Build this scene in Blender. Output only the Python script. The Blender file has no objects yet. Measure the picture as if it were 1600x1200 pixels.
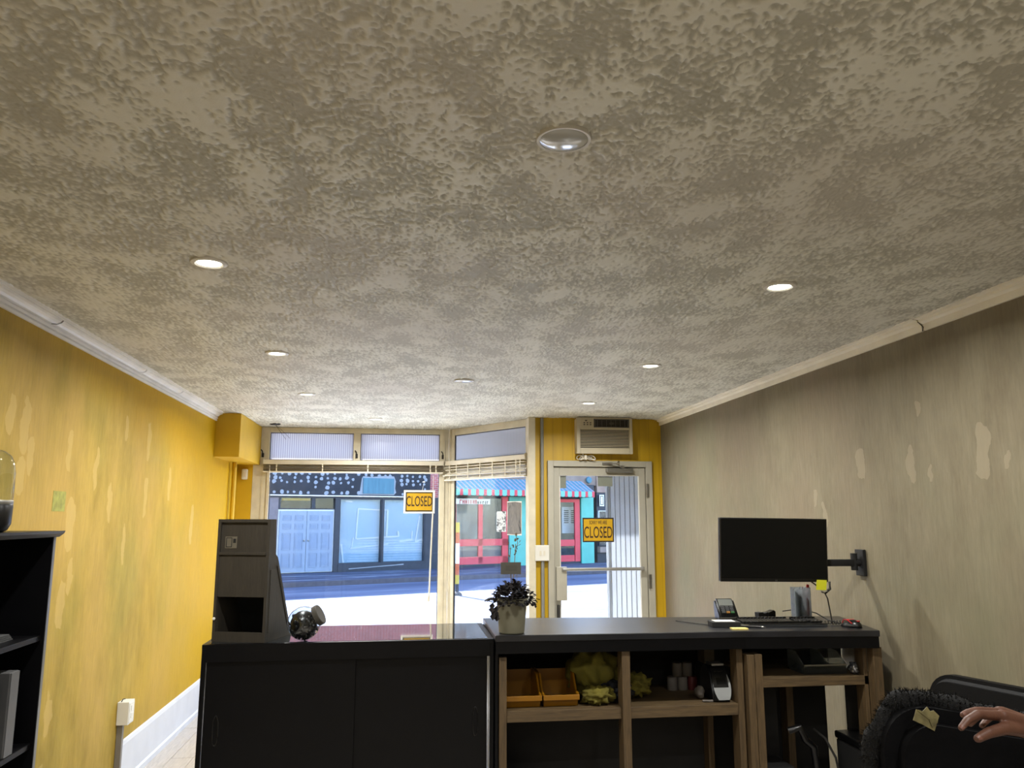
import bpy, bmesh, math, random
import numpy as np
from mathutils import Vector, Matrix, Euler
random.seed(7)
PI = math.pi
S = bpy.context.scene
C = S.collection

# ------------------------------------------------------------------ camera
EYE = Vector((0, 0, 1.65))
FPX = 1241.0; PITCH = math.radians(9.61); YAW = math.radians(7.85)
cam = bpy.data.cameras.new('camera'); camo = bpy.data.objects.new('camera', cam); C.objects.link(camo)
cam.sensor_width = 36; cam.lens = 36 * FPX / 1600; cam.clip_start = 0.05; cam.clip_end = 300
camo.location = EYE; camo.rotation_euler = (PI / 2 + PITCH, 0, -YAW)
S.camera = camo
_f = Vector((math.sin(YAW) * math.cos(PITCH), math.cos(YAW) * math.cos(PITCH), math.sin(PITCH)))
_r = Vector((math.cos(YAW), -math.sin(YAW), 0)); _u = _r.cross(_f)
def at(px, py, Y):
    """world point at depth Y on the sight line measured in the photograph"""
    d = _r * (px - 800) + _u * (600 - py) + _f * FPX
    return EYE + d * (Y / d.y)

# ------------------------------------------------------------------ light
SUN_STR, SKY_STR, POT_W, EXPO = 20.0, 5.4, 16.0, 0.95
w = bpy.data.worlds.new('world'); S.world = w; w.use_nodes = True
wn = w.node_tree; bg = wn.nodes['Background']
sky = wn.nodes.new('ShaderNodeTexSky'); sky.sky_type = 'NISHITA'; sky.sun_disc = False
sky.sun_elevation = math.radians(46); sky.sun_rotation = math.radians(-18); sky.altitude = 0
sky.air_density = 1.0; sky.dust_density = 0.4; sky.ozone_density = 1.0
wn.links.new(sky.outputs[0], bg.inputs[0]); bg.inputs[1].default_value = SKY_STR * 0.14
PH = math.atan(0.43)                       # the street runs at this angle to the shop front
sd = bpy.data.lights.new('sun', 'SUN'); sd.energy = SUN_STR; sd.angle = math.radians(0.6); sd.color = (1, 0.95, 0.86)
so = bpy.data.objects.new('sun', sd); C.objects.link(so)
sdir = Vector((math.sin(PH), -math.cos(PH), 0)) * math.cos(math.radians(46.5)) + Vector((0, 0, -math.sin(math.radians(46.5))))
so.rotation_euler = sdir.to_track_quat('-Z', 'Y').to_euler(); so.location = (-8, 30, 20)
S.view_settings.view_transform = 'Standard'; S.view_settings.look = 'None'
S.view_settings.gamma = 1; S.view_settings.exposure = EXPO; S.view_settings.use_curve_mapping = False

# ------------------------------------------------------------------ materials
def lin(c):
    return tuple(((v / 255) / 12.92 if v / 255 <= 0.04045 else ((v / 255 + 0.055) / 1.055) ** 2.4) for v in c) + (1,)
class N:
    def __init__(s, name):
        s.m = bpy.data.materials.new(name); s.m.use_nodes = True; s.t = s.m.node_tree
        s.b = s.t.nodes['Principled BSDF']; s.out = s.t.nodes['Material Output']
    def n(s, ty, **k):
        o = s.t.nodes.new(ty)
        for a, v in k.items():
            if a.startswith('i_'):
                key = a[2:]; key = int(key) if key.isdigit() else key
                s.put(v, o.inputs[key])
            else: setattr(o, a, v)
        return o
    def put(s, v, inp):
        if isinstance(v, bpy.types.NodeSocket): s.t.links.new(v, inp)
        elif isinstance(v, bpy.types.Node): s.t.links.new(v.outputs[0], inp)
        else: inp.default_value = v
    def co(s, scale=(1, 1, 1), kind='Object', rot=(0, 0, 0)):
        tc = s.n('ShaderNodeTexCoord'); mp = s.n('ShaderNodeMapping')
        s.t.links.new(tc.outputs[kind], mp.inputs[0]); mp.inputs['Scale'].default_value = scale
        mp.inputs['Rotation'].default_value = rot
        return mp.outputs[0]
    def noise(s, scale, det=3, vec=None, rough=0.5, dist=0.0):
        o = s.n('ShaderNodeTexNoise'); o.inputs['Scale'].default_value = scale; o.inputs['Detail'].default_value = det
        o.inputs['Roughness'].default_value = rough; o.inputs['Distortion'].default_value = dist
        s.t.links.new(vec if vec is not None else s.co(), o.inputs['Vector']); return o.outputs['Fac']
    def ramp(s, f, stops):
        o = s.n('ShaderNodeValToRGB'); e = o.color_ramp.elements
        while len(e) < len(stops): e.new(0.5)
        for i, (p, c) in enumerate(stops):
            e[i].position = p; e[i].color = c if len(c) == 4 else tuple(c) + (1,)
        s.put(f, o.inputs[0]); return o.outputs[0]
    def mix(s, f, a, b, mode='MIX'):
        o = s.n('ShaderNodeMix', data_type='RGBA', blend_type=mode)
        s.put(f, o.inputs[0]); s.put(a, o.inputs[6]); s.put(b, o.inputs[7]); return o.outputs[2]
    def math(s, op, a, b=0.0, c=0.0):
        o = s.n('ShaderNodeMath', operation=op); s.put(a, o.inputs[0]); s.put(b, o.inputs[1]); s.put(c, o.inputs[2]); return o.outputs[0]
    def bump(s, h, strength=0.3, dist=0.01):
        o = s.n('ShaderNodeBump'); o.inputs['Strength'].default_value = strength; o.inputs['Distance'].default_value = dist
        s.put(h, o.inputs['Height']); s.t.links.new(o.outputs[0], s.b.inputs['Normal']); return o
def M(name, col, rough=0.6, metal=0.0, var=0.08, sc=6, bump=0.0, bsc=60, spec=0.5, coat=0.0):
    g = N(name); c = lin(col)
    if var:
        d = tuple(max(0, v * (1 - var * 2)) for v in c[:3]) + (1,); l = tuple(min(1, v * (1 + var)) for v in c[:3]) + (1,)
        g.put(g.ramp(g.noise(sc, 4), [(0.3, d), (0.7, l)]), g.b.inputs['Base Color'])
    else: g.b.inputs['Base Color'].default_value = c
    g.b.inputs['Roughness'].default_value = rough; g.b.inputs['Metallic'].default_value = metal
    g.b.inputs['Specular IOR Level'].default_value = spec; g.b.inputs['Coat Weight'].default_value = coat
    if bump: g.bump(g.noise(bsc, 3), bump, 0.004)
    return g.m
def emit(name, col, st):
    g = N(name); g.b.inputs['Emission Color'].default_value = lin(col); g.b.inputs['Emission Strength'].default_value = st
    g.b.inputs['Base Color'].default_value = lin(col); return g.m
def glassm(name, tint=(0.93, 0.96, 0.97), refl=0.9, rough=0.0, dirt=0.0):
    g = N(name)
    tr = g.n('ShaderNodeBsdfTransparent'); tr.inputs[0].default_value = tint + (1,)
    gl = g.n('ShaderNodeBsdfGlossy'); gl.inputs['Roughness'].default_value = rough
    lw = g.n('ShaderNodeLayerWeight'); lw.inputs[0].default_value = 0.5
    fr = g.math('MULTIPLY_ADD', g.math('POWER', lw.outputs['Facing'], 5.0), 0.92, 0.035)
    mx = g.n('ShaderNodeMixShader'); g.put(g.math('MINIMUM', g.math('MULTIPLY', fr, refl), 0.9), mx.inputs[0])
    g.t.links.new(tr.outputs[0], mx.inputs[1]); g.t.links.new(gl.outputs[0], mx.inputs[2]); last = mx
    if dirt:
        df = g.n('ShaderNodeBsdfTranslucent'); df.inputs[0].default_value = (0.8, 0.85, 0.9, 1)
        m2 = g.n('ShaderNodeMixShader')
        f = g.math('MULTIPLY', g.noise(2.5, 4, g.co((1, 1, 3))), dirt)
        g.put(f, m2.inputs[0]); g.t.links.new(last.outputs[0], m2.inputs[1]); g.t.links.new(df.outputs[0], m2.inputs[2]); last = m2
    g.t.links.new(last.outputs[0], g.out.inputs[0]); return g.m
def wallm(name, base, dark, warm, green, patch, patches, ax=1, corner=None):
    """painted wall covering with a vertical combed grain and smooth filler patches; ax 1: wall lies in y-z"""
    g = N(name)
    big = g.noise(0.9, 4, g.co((1, 1, 0.8)), 0.6)
    fine = g.noise(60, 5, g.co((1, 1, 0.12)), 0.65)
    mid = g.noise(7, 5, g.co((1, 1, 0.35)), 0.7)
    c = g.ramp(mid, [(0.32, lin(dark)), (0.62, lin(base))])
    c = g.mix(g.ramp(big, [(0.5, (0, 0, 0)), (0.72, (1, 1, 1))]), c, lin(green))
    c = g.mix(g.ramp(g.noise(1.3, 3, g.co((0.6, 1.4, 0.7), rot=(0.4, 0.2, 0))), [(0.46, (0, 0, 0)), (0.66, (0.8, 0.8, 0.8))]), c, lin(warm))
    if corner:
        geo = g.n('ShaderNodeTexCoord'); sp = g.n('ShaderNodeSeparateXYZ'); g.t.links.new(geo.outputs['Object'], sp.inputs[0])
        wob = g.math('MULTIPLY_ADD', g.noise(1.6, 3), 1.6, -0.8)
        # stronger yellow mixed in near the front end and along the top
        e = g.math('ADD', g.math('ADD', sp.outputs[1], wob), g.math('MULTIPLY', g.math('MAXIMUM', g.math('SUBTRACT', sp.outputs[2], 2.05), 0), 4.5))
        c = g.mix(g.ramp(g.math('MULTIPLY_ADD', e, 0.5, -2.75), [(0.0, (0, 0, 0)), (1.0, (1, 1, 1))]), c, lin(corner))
    fc = g.ramp(fine, [(0.35, (0.90, 0.90, 0.90)), (0.65, (1.04, 1.04, 1.04))])
    c2 = g.mix(1.0, c, fc, 'MULTIPLY')
    # filler patches
    tc = g.n('ShaderNodeTexCoord'); sp = g.n('ShaderNodeSeparateXYZ'); g.t.links.new(tc.outputs['Object'], sp.inputs[0])
    wy = g.math('MULTIPLY_ADD', g.noise(9, 3), 0.10, -0.05)
    wz = g.math('MULTIPLY_ADD', g.noise(11, 3, g.co((1.3, 1.2, 1))), 0.12, -0.06)
    yy = g.math('ADD', sp.outputs[ax], wy); zz = g.math('ADD', sp.outputs[2], wz); tot = None
    for (py, pz, ry, rz) in patches:
        a = g.math('MULTIPLY', g.math('SUBTRACT', yy, py), 1 / ry); b = g.math('MULTIPLY', g.math('SUBTRACT', zz, pz), 1 / rz)
        d = g.math('ADD', g.math('POWER', g.math('ABSOLUTE', a), 2.6), g.math('POWER', g.math('ABSOLUTE', b), 2.6))
        k = g.math('LESS_THAN', d, 1.0); tot = k if tot is None else g.math('MAXIMUM', tot, k)
    if tot is not None: c2 = g.mix(g.math('MULTIPLY', tot, 0.6), c2, lin(patch))
    g.put(c2, g.b.inputs['Base Color']); g.b.inputs['Roughness'].default_value = 0.62
    g.b.inputs['Specular IOR Level'].default_value = 0.15
    h = fine if tot is None else g.math('MULTIPLY', fine, g.math('SUBTRACT', 1.0, g.math('MULTIPLY', tot, 0.85)))
    g.bump(h, 0.5, 0.004); return g.m
def woodm(name, a, b, sc=(1, 1, 1), rough=0.6):
    g = N(name); v = g.co(sc)
    g.put(g.ramp(g.noise(14, 5, v, 0.6, 0.6), [(0.3, lin(a)), (0.7, lin(b))]), g.b.inputs['Base Color'])
    g.b.inputs['Roughness'].default_value = rough; g.bump(g.noise(30, 4, v), 0.25, 0.003); return g.m

m_crown = M('crown_paint', (226, 219, 200), 0.5, var=0.05, bump=0.2, bsc=30)
m_crown_w = M('crown_paint_cool', (226, 223, 218), 0.45, var=0.05, bump=0.15, bsc=30)
m_base = M('baseboard_paint', (205, 208, 214), 0.4, var=0.03)
m_cream = M('cream_frame_paint', (204, 196, 174), 0.5, var=0.07, sc=9, bump=0.15)
m_creamw = M('cream_white_blind', (212, 205, 188), 0.45, var=0.05)
m_blind_taupe = M('taupe_blind', (128, 118, 100), 0.5, var=0.06)
m_doorp = M('door_grey_paint', (166, 162, 148), 0.42, var=0.05, sc=5)
m_gask = M('dark_gasket', (38, 36, 34), 0.7)
m_metal = M('brushed_metal', (150, 148, 142), 0.35, 0.9, var=0.1)
m_white = M('white_plastic', (215, 213, 205), 0.4, var=0.03)
m_ring = M('light_trim_white', (205, 202, 195), 0.45, var=0.03)
m_black = M('black_lacquer', (4, 4, 6), 0.4, var=0.15, sc=12, spec=.22)
m_blackmat = M('black_matt', (14, 14, 15), 0.75, var=0.1, sc=30, bump=0.1)
m_blackgl = M('black_plastic', (10, 10, 11), 0.3, var=0.1, sc=10)
m_screen = M('screen_glass', (5, 6, 7), 0.25, var=0.0, spec=0.3)
m_top = M('dark_laminate', (26, 27, 32), 0.30, var=0.25, sc=7, bump=0.04, bsc=20, spec=0.7)
m_pine = woodm('pine', (66, 52, 33), (98, 78, 50), (6, 6, 0.6))
m_pineh = woodm('pine_lengthwise', (68, 54, 35), (98, 79, 51), (0.6, 6, 6))
m_weather = woodm('weathered_wood', (165, 158, 150), (215, 208, 198), (8, 8, 0.5), 0.8)
m_ply = M('dark_board', (22, 20, 18), 0.8, var=0.2)
m_org = woodm('grey_stained_wood', (42, 38, 31), (52, 47, 39), (4, 4, 0.6), 0.6)
m_orgd = M('dark_recess', (20, 19, 17), 0.8)
m_yplast = M('yellow_plastic', (138, 92, 5), 0.4, var=0.04)
m_cloth_y = M('yellow_hivis_cloth', (98, 90, 20), 0.85, var=0.15, sc=16, bump=0.3, bsc=120)
m_cloth_d = M('dark_cloth', (14, 18, 28), 0.9, var=0.1, bump=0.3, bsc=150)
m_sign = M('sign_yellow', (194, 152, 10), 0.5, var=0.04, sc=20)
m_ink = M('sign_ink', (52, 30, 16), 0.6, var=0)
m_paper = M('white_paper', (228, 226, 218), 0.7, var=0.02)
m_lens = emit('lit_lens', (255, 250, 232), 9.0)
m_dome = M('unlit_glossy_dome', (170, 170, 164), 0.16, var=0.02, coat=0.6)
m_skin = M('skin', (92, 58, 43), 0.5, var=0.08, sc=30, bump=0.12, bsc=180)
m_nail = M('fingernail', (112, 76, 64), 0.4, var=0.02)
m_glass = glassm('window_glass', (0.78, 0.82, 0.88), 0.7, 0.0, 0.0)
m_glassf = glassm('clear_glass', (0.84, 0.88, 0.90), 2.2)
m_leather = M('black_leather', (10, 10, 11), 0.6, spec=.15, var=0.15, sc=10, bump=0.15, bsc=200)
m_puff = M('black_jacket_cloth', (8, 8, 10), 0.9, spec=.12, var=0.2, sc=14, bump=0.3, bsc=90)
m_fur = M('black_fur', (7, 7, 8), 0.95, var=0.3, sc=90, bump=1.0, bsc=260)
m_tape = M('worn_tape', (120, 112, 76), 0.4, var=0.25, sc=40)

# ------------------------------------------------------------------ mesh helpers
def bx(bm, x0, x1, y0, y1, z0, z1, bev=0.0):
    if x1 < x0: x0, x1 = x1, x0
    if y1 < y0: y0, y1 = y1, y0
    if z1 < z0: z0, z1 = z1, z0
    v = [bm.verts.new(p) for p in ((x0, y0, z0), (x1, y0, z0), (x1, y1, z0), (x0, y1, z0), (x0, y0, z1), (x1, y0, z1), (x1, y1, z1), (x0, y1, z1))]
    fs = [bm.faces.new([v[i] for i in q]) for q in ((3, 2, 1, 0), (4, 5, 6, 7), (0, 1, 5, 4), (1, 2, 6, 5), (2, 3, 7, 6), (3, 0, 4, 7))]
    if bev:
        es = list({e for f in fs for e in f.edges})
        bmesh.ops.bevel(bm, geom=es, offset=bev, segments=2, affect='EDGES', profile=0.5)
    return bm
def prism(bm, poly, h0, h1, axis='z'):
    """poly extruded between h0 and h1 along axis; poly given in the two other coordinates"""
    f = {'z': lambda a, b, h: (a, b, h), 'y': lambda a, b, h: (a, h, b), 'x': lambda a, b, h: (h, a, b)}[axis]
    A = [bm.verts.new(f(a, b, h0)) for a, b in poly]; B = [bm.verts.new(f(a, b, h1)) for a, b in poly]
    n = len(poly); bm.faces.new(A[::-1]); bm.faces.new(B)
    for i in range(n): bm.faces.new((A[i], A[(i + 1) % n], B[(i + 1) % n], B[i]))
    bmesh.ops.recalc_face_normals(bm, faces=bm.faces); return bm
def tube(bm, pts, r, seg=8, closed=False):
    pts = [Vector(p) for p in pts]; rings = []; n = len(pts); up = Vector((0.13, 0.21, 0.97)).normalized()
    for i, p in enumerate(pts):
        a = pts[max(i - 1, 0)]; b = pts[min(i + 1, n - 1)]
        if closed: a = pts[(i - 1) % n]; b = pts[(i + 1) % n]
        t = (b - a).normalized(); s = t.cross(up)
        if s.length < 1e-3: s = t.cross(Vector((1, 0, 0)))
        s.normalize(); q = s.cross(t); rr = r[i] if isinstance(r, (list, tuple)) else r
        rings.append([bm.verts.new(p + s * math.cos(k * 2 * PI / seg) * rr + q * math.sin(k * 2 * PI / seg) * rr) for k in range(seg)])
    m = n if closed else n - 1
    for i in range(m):
        A, B = rings[i], rings[(i + 1) % n]
        for k in range(seg): bm.faces.new((A[k], A[(k + 1) % seg], B[(k + 1) % seg], B[k]))
    if not closed: bm.faces.new(rings[0][::-1]); bm.faces.new(rings[-1])
    bmesh.ops.recalc_face_normals(bm, faces=bm.faces); return bm
def lathe(bm, prof, seg=32, c=(0, 0, 0)):
    rings = []
    for r, z in prof:
        if r < 1e-5: rings.append([bm.verts.new((c[0], c[1], c[2] + z))])
        else: rings.append([bm.verts.new((c[0] + r * math.cos(k * 2 * PI / seg), c[1] + r * math.sin(k * 2 * PI / seg), c[2] + z)) for k in range(seg)])
    for A, B in zip(rings, rings[1:]):
        for k in range(seg):
            k2 = (k + 1) % seg
            if len(A) == 1 and len(B) == 1: continue
            if len(A) == 1: bm.faces.new((A[0], B[k], B[k2]))
            elif len(B) == 1: bm.faces.new((A[k2], A[k], B[0]))
            else: bm.faces.new((A[k], A[k2], B[k2], B[k]))
    bmesh.ops.recalc_face_normals(bm, faces=bm.faces); return bm
def B(): return bmesh.new()
def box(*a, bev=0.0): return bx(B(), *a, bev=bev)
def obj(name, bm, m, parent=None, smooth=False, loc=None, rot=None):
    me = bpy.data.meshes.new(name)
    if isinstance(bm, bmesh.types.BMesh):
        bm.to_mesh(me); bm.free()
    else: me = bm
    me.materials.clear()
    for x in (m if isinstance(m, (list, tuple)) else [m]): me.materials.append(x)
    if smooth:
        me.polygons.foreach_set('use_smooth', [True] * len(me.polygons))
        if smooth != 'all': me.set_sharp_from_angle(angle=math.radians(38))
    o = bpy.data.objects.new(name, me); C.objects.link(o)
    if parent: o.parent = parent
    if loc is not None: o.location = loc
    if rot is not None: o.rotation_euler = rot
    return o
def tag(o, label, cat, group=None, kind=None):
    o['label'] = label; o['category'] = cat
    if group: o['group'] = group
    if kind: o['kind'] = kind
    return o
def thing(name, label, cat, loc=(0, 0, 0), rotz=0, group=None):
    o = bpy.data.objects.new(name, None); C.objects.link(o); o.location = loc; o.rotation_euler = (0, 0, rotz)
    o.empty_display_size = 0.05; return tag(o, label, cat, group)
def struct(name, bm, m, label, smooth=False, loc=None, rot=None, cat=None):
    if bm is None:
        o = bpy.data.objects.new(name, None); C.objects.link(o); o.empty_display_size = 0.05
        if loc is not None: o.location = loc
        if rot is not None: o.rotation_euler = rot
    else: o = obj(name, bm, m, None, smooth, loc, rot)
    o['kind'] = 'structure'; o['label'] = label; o['category'] = cat or name.split('_')[0]; return o
def grid(name, f, nu, nv, m, parent=None, smooth='all'):
    bm = B(); V = [[bm.verts.new(f(i / nu, j / nv)) for j in range(nv + 1)] for i in range(nu + 1)]
    for i in range(nu):
        for j in range(nv): bm.faces.new((V[i][j], V[i + 1][j], V[i + 1][j + 1], V[i][j + 1]))
    return obj(name, bm, m, parent, smooth)
def text(s, size, m, name, parent, loc, rot, sx=1.0, ext=0.0006, bold=0.0):
    cu = bpy.data.curves.new('lettering', 'FONT'); cu.body = s; cu.size = size; cu.align_x = 'CENTER'; cu.align_y = 'CENTER'; cu.extrude = ext
    cu.offset = bold
    t = bpy.data.objects.new('lettering', cu); C.objects.link(t)
    dg = bpy.context.evaluated_depsgraph_get(); me = bpy.data.meshes.new_from_object(t.evaluated_get(dg))
    bpy.data.objects.remove(t); bpy.data.curves.remove(cu)
    me.transform(Matrix.Diagonal((sx, 1, 1, 1)))
    me.materials.clear(); me.materials.append(m)
    o = bpy.data.objects.new(name, me); C.objects.link(o); o.parent = parent; o.location = loc; o.rotation_euler = rot; return o
def baked(o, mods):
    """run modifiers and keep the result as the object's own mesh"""
    for ty, kw in mods:
        md = o.modifiers.new(ty.lower(), ty)
        for k, v in kw.items(): setattr(md, k, v)
    dg = bpy.context.evaluated_depsgraph_get(); me = bpy.data.meshes.new_from_object(o.evaluated_get(dg))
    old = o.data; o.modifiers.clear(); o.data = me; bpy.data.meshes.remove(old)
    me.polygons.foreach_set('use_smooth', [True] * len(me.polygons)); return o

HC = 2.61; XL = -1.70; XR = 2.50; YD = 7.48; YW = 8.65

# ================================================================== SETTING
# ---- ceiling: knocked-down stipple plaster, relief in real geometry
def band(shape, cell, lam, width, seed, aniso=1.0):
    rs = np.random.RandomState(seed); a = rs.randn(*shape)
    fy = np.fft.fftfreq(shape[0], cell)[:, None]; fx = np.fft.fftfreq(shape[1], cell)[None, :]
    f = np.sqrt((fy * aniso) ** 2 + fx ** 2); k = np.exp(-((np.log(np.maximum(f, 1e-6) * lam)) ** 2) / (2 * width ** 2))
    r = np.real(np.fft.ifft2(np.fft.fft2(a) * k)); return r / r.std()
def make_ceiling():
    cell = 0.0045; ny, nx = 1700, 960
    fine = band((ny, nx), cell, 0.021, 0.45, 1, 1.5); mid = band((ny, nx), cell, 0.055, 0.5, 2, 1.5)
    big = band((ny, nx), cell, 0.40, 0.6, 3, 1.3); rough = band((ny, nx), cell, 0.013, 0.3, 4)
    n = fine * 0.7 + mid * 0.5 + big * 0.6 + 0.0
    s = np.clip((n + 0.15) / 0.30, 0, 1); s = s * s * (3 - 2 * s)        # 1 = knocked flat, 0 = open stipple
    h = s * 0.0046 + (1 - s) * (rough * 0.0017) + s * mid * 0.0003        # how far it hangs down
    x0, y0 = XL - 0.02, 1.15
    ys = [y0]
    while ys[-1] < 8.70: ys.append(ys[-1] + 0.0042 * (ys[-1] / 1.35) ** 1.25)
    ys[-1] = 8.70; ys = np.array(ys); xs = np.linspace(XL, XR, 900)
    gx = (xs - x0) / cell; gy = (ys - y0) / cell
    ix = np.clip(gx.astype(int), 0, nx - 2); iy = np.clip(gy.astype(int), 0, ny - 2); fx = (gx - ix)[None, :]; fy = (gy - iy)[:, None]
    def smp(a):
        return (a[iy][:, ix] * (1 - fx) * (1 - fy) + a[iy][:, ix + 1] * fx * (1 - fy) + a[iy + 1][:, ix] * (1 - fx) * fy + a[iy + 1][:, ix + 1] * fx * fy)
    H = smp(h); K = smp(s)
    X, Y = np.meshgrid(xs, ys); V = np.stack([X, Y, HC - H], -1).reshape(-1, 3).astype(np.float32)
    R, Cc = len(ys), len(xs); idx = np.arange(R * Cc).reshape(R, Cc)
    F = np.stack([idx[:-1, :-1], idx[1:, :-1], idx[1:, 1:], idx[:-1, 1:]], -1).reshape(-1, 4)
    me = bpy.data.meshes.new('ceiling'); me.vertices.add(len(V)); me.vertices.foreach_set('co', V.ravel())
    me.loops.add(F.size); me.loops.foreach_set('vertex_index', F.ravel().astype(np.int32))
    me.polygons.add(len(F)); me.polygons.foreach_set('loop_start', np.arange(0, F.size, 4, dtype=np.int32)); me.polygons.foreach_set('loop_total', np.full(len(F), 4, dtype=np.int32))
    me.update(calc_edges=True)
    at_ = me.attributes.new('flatness', 'FLOAT', 'POINT'); at_.data.foreach_set('value', K.ravel().astype(np.float32))
    me.polygons.foreach_set('use_smooth', [True] * len(me.polygons)); return me
g = N('stipple_plaster')
att = g.n('ShaderNodeAttribute', attribute_name='flatness')
cc = g.mix(att.outputs['Fac'], lin((172, 169, 154)), lin((212, 210, 196)))  # recesses coloured darker, standing in for the shade they trap
cc = g.mix(g.ramp(g.noise(1.1, 4), [(0.4, (0, 0, 0)), (0.75, (0.5, 0.5, 0.5))]), cc, lin((190, 182, 170)))
g.put(cc, g.b.inputs['Base Color']); g.b.inputs['Roughness'].default_value = 0.6; g.b.inputs['Specular IOR Level'].default_value = 0.3
g.bump(g.noise(170, 3, g.co((1, 1.3, 1))), 0.25, 0.002)
ceil = struct('ceiling', make_ceiling(), g.m, 'off-white stippled plaster ceiling with smooth trowelled patches')
struct('ceiling_slab', box(XL - 0.2, XR + 0.2, -3.2, 8.85, HC + 0.004, 2.95), M('slab', (150, 144, 132), 0.8), 'flat ceiling slab over the shop')
struct('ceiling_back', box(XL, XR, -3.0, 1.15, HC - 0.004, HC + 0.003), g.m, 'plaster ceiling at the rear of the shop')

# ---- walls
LP = [(3.71, 2.10, .04, .10), (3.86, 2.07, .045, .13), (3.94, 1.93, .04, .08), (4.37, 2.0, .03, .11), (5.2, 2.2, .03, .08), (5.65, 2.16, .035, .11), (4.43, 1.22, .05, .13), (4.40, .69, .04, .10),
      (5.66, 1.80, .035, .13), (3.85, 1.84, .045, .09), (4.46, 1.62, .05, .15), (4.75, 1.92, .03, .12), (6.2, 1.9, .04, .12), (4.52, 1.36, .04, .08), (6.9, 1.6, .05, .15), (5.0, 1.75, .03, .11), (4.38, .42, .03, .06), (5.3, 1.5, .03, .12)]
RP = [(3.145, 1.94, .045, .125), (3.65, 1.915, .032, .10), (4.08, 1.945, .042, .082), (3.56, 2.18, .018, .05), (3.51, 1.86, .012, .04), (4.585, 1.766, .02, .05), (4.50, 1.67, .025, .07), (3.02, 1.90, .015, .04)]
m_wl = wallm('yellow_wall', (176, 148, 66), (150, 126, 50), (182, 150, 76), (152, 138, 60), (192, 164, 96), LP, 1, (186, 146, 8))
m_wr = wallm('greige_wall', (128, 120, 99), (115, 106, 86), (126, 114, 95), (117, 113, 91), (147, 137, 115), RP, 1)
struct('wall_left', box(XL - 0.2, XL, -3, 8.72, 0, HC), m_wl, 'yellow painted left wall with patchy filler marks')
struct('wall_right', box(XR, XR + 0.2, -3, 8.72, 0, HC), m_wr, 'greige textured right wall with patched filler marks')
struct('wall_back', box(XL, XR, -3.1, -2.9, 0, HC), M('back_wall', (150, 140, 118), 0.7), 'plain rear wall behind the camera')
green = box(XL, XL + 0.0012, 4.22, 4.37, 1.685, 1.785)
o = obj('wall_patch', green, M('green_wall_patch', (150, 148, 62), 0.7, var=0.15, sc=30), bpy.data.objects['wall_left']); o['label'] = 'faded green rectangle on the yellow wall'
# yellow front wall with the doorway
gy = N('yellow_panelling')
wv = gy.n('ShaderNodeTexWave', wave_type='BANDS', bands_direction='X'); wv.inputs['Scale'].default_value = 3.3; wv.inputs['Distortion'].default_value = 0.3
gy.t.links.new(gy.co(), wv.inputs['Vector'])
cy = gy.ramp(gy.noise(16, 4, gy.co((1, 1, 0.1))), [(0.3, lin((180, 144, 8))), (0.7, lin((194, 156, 12)))])
cy = gy.mix(1.0, cy, gy.ramp(wv.outputs['Fac'], [(0.0, (0.86, 0.86, 0.86)), (0.08, (1, 1, 1))]), 'MULTIPLY')
gy.put(cy, gy.b.inputs['Base Color']); gy.b.inputs['Roughness'].default_value = 0.5; m_yel = gy.m
m_yel2 = M('yellow_paint', (198, 158, 12), 0.55, var=0.04, sc=4, bump=0.1)
m_ext = M('exterior_render', (170, 160, 145), 0.8)
bm = B(); bx(bm, 1.255, 1.37, YD, YD + 0.12, 0, HC); bx(bm, 2.394, XR, YD, YD + 0.12, 0, HC); bx(bm, 1.37, 2.394, YD, YD + 0.12, 2.197, HC)
struct('wall_front', bm, m_yel, 'yellow panelled front wall around the shop door')
bm = B(); bx(bm, XL, -1.55, YW, YW + 0.1, 0, HC)
struct('wall_front_left', bm, m_yel2, 'narrow yellow wall strip left of the display window')
struct('wall_bulkhead', box(XL, -1.48, 7.54, YW - 0.001, 2.205, HC - 0.005), m_yel2, 'boxed yellow bulkhead in the top left corner')
m_bulk = M('bulkhead_paint', (180, 172, 150), 0.6)
struct('wall_under_window', box(-1.55, 0.50, YW, YW + 0.12, 0, 0.48), m_bulk, 'low cream wall under the display window')
# street face of the upper storey
struct('wall_upper', box(-1.9, 2.7, 8.86, 9.0, 2.63, 6.2), m_ext, 'upper street wall of the shop')
# floor of separate planks
m_fl = woodm('grey_floor_planks', (160, 153, 144), (186, 178, 168), (6, 0.6, 1), 0.4)
fl = struct('floor', box(XL, XR, -3, 8.65, -0.1, -0.006), m_fl, 'grey wood plank floor')
pm = None; k = 0
for i in range(28):
    off = (i * 0.47) % 1.3
    for j in range(-1, 5):
        ya = 3.1 + off + j * 1.3; yb = ya + 1.294
        ya = max(ya, 3.1); yb = min(yb, 8.64)
        if yb - ya < 0.15: continue
        full = abs(yb - ya - 1.294) < 1e-4
        x0 = XL + i * 0.15
        if full and pm: o = obj('plank', pm, m_fl, fl, loc=(x0, ya, 0))
        else:
            b_ = box(0.001, 0.1485, 0, yb - ya, -0.006, 0.0)
            o = obj('plank', b_, m_fl, fl, loc=(x0, ya, 0))
            if full: pm = o.data
# baseboard
bb = [(0, 0), (0.028, 0), (0.028, 0.035), (0.018, 0.045), (0.018, 0.255), (0.012, 0.275), (0, 0.28)]
struct('baseboard_left', prism(B(), [(XL + a, b) for a, b in bb], 5.475, YW, 'y'), m_base, 'tall white baseboard along the yellow wall')
struct('baseboard_right', prism(B(), [(XR - a * 0.6, b * 0.5) for a, b in bb][::-1], -2.9, YD, 'y'), m_base, 'white baseboard along the greige wall')
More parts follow.
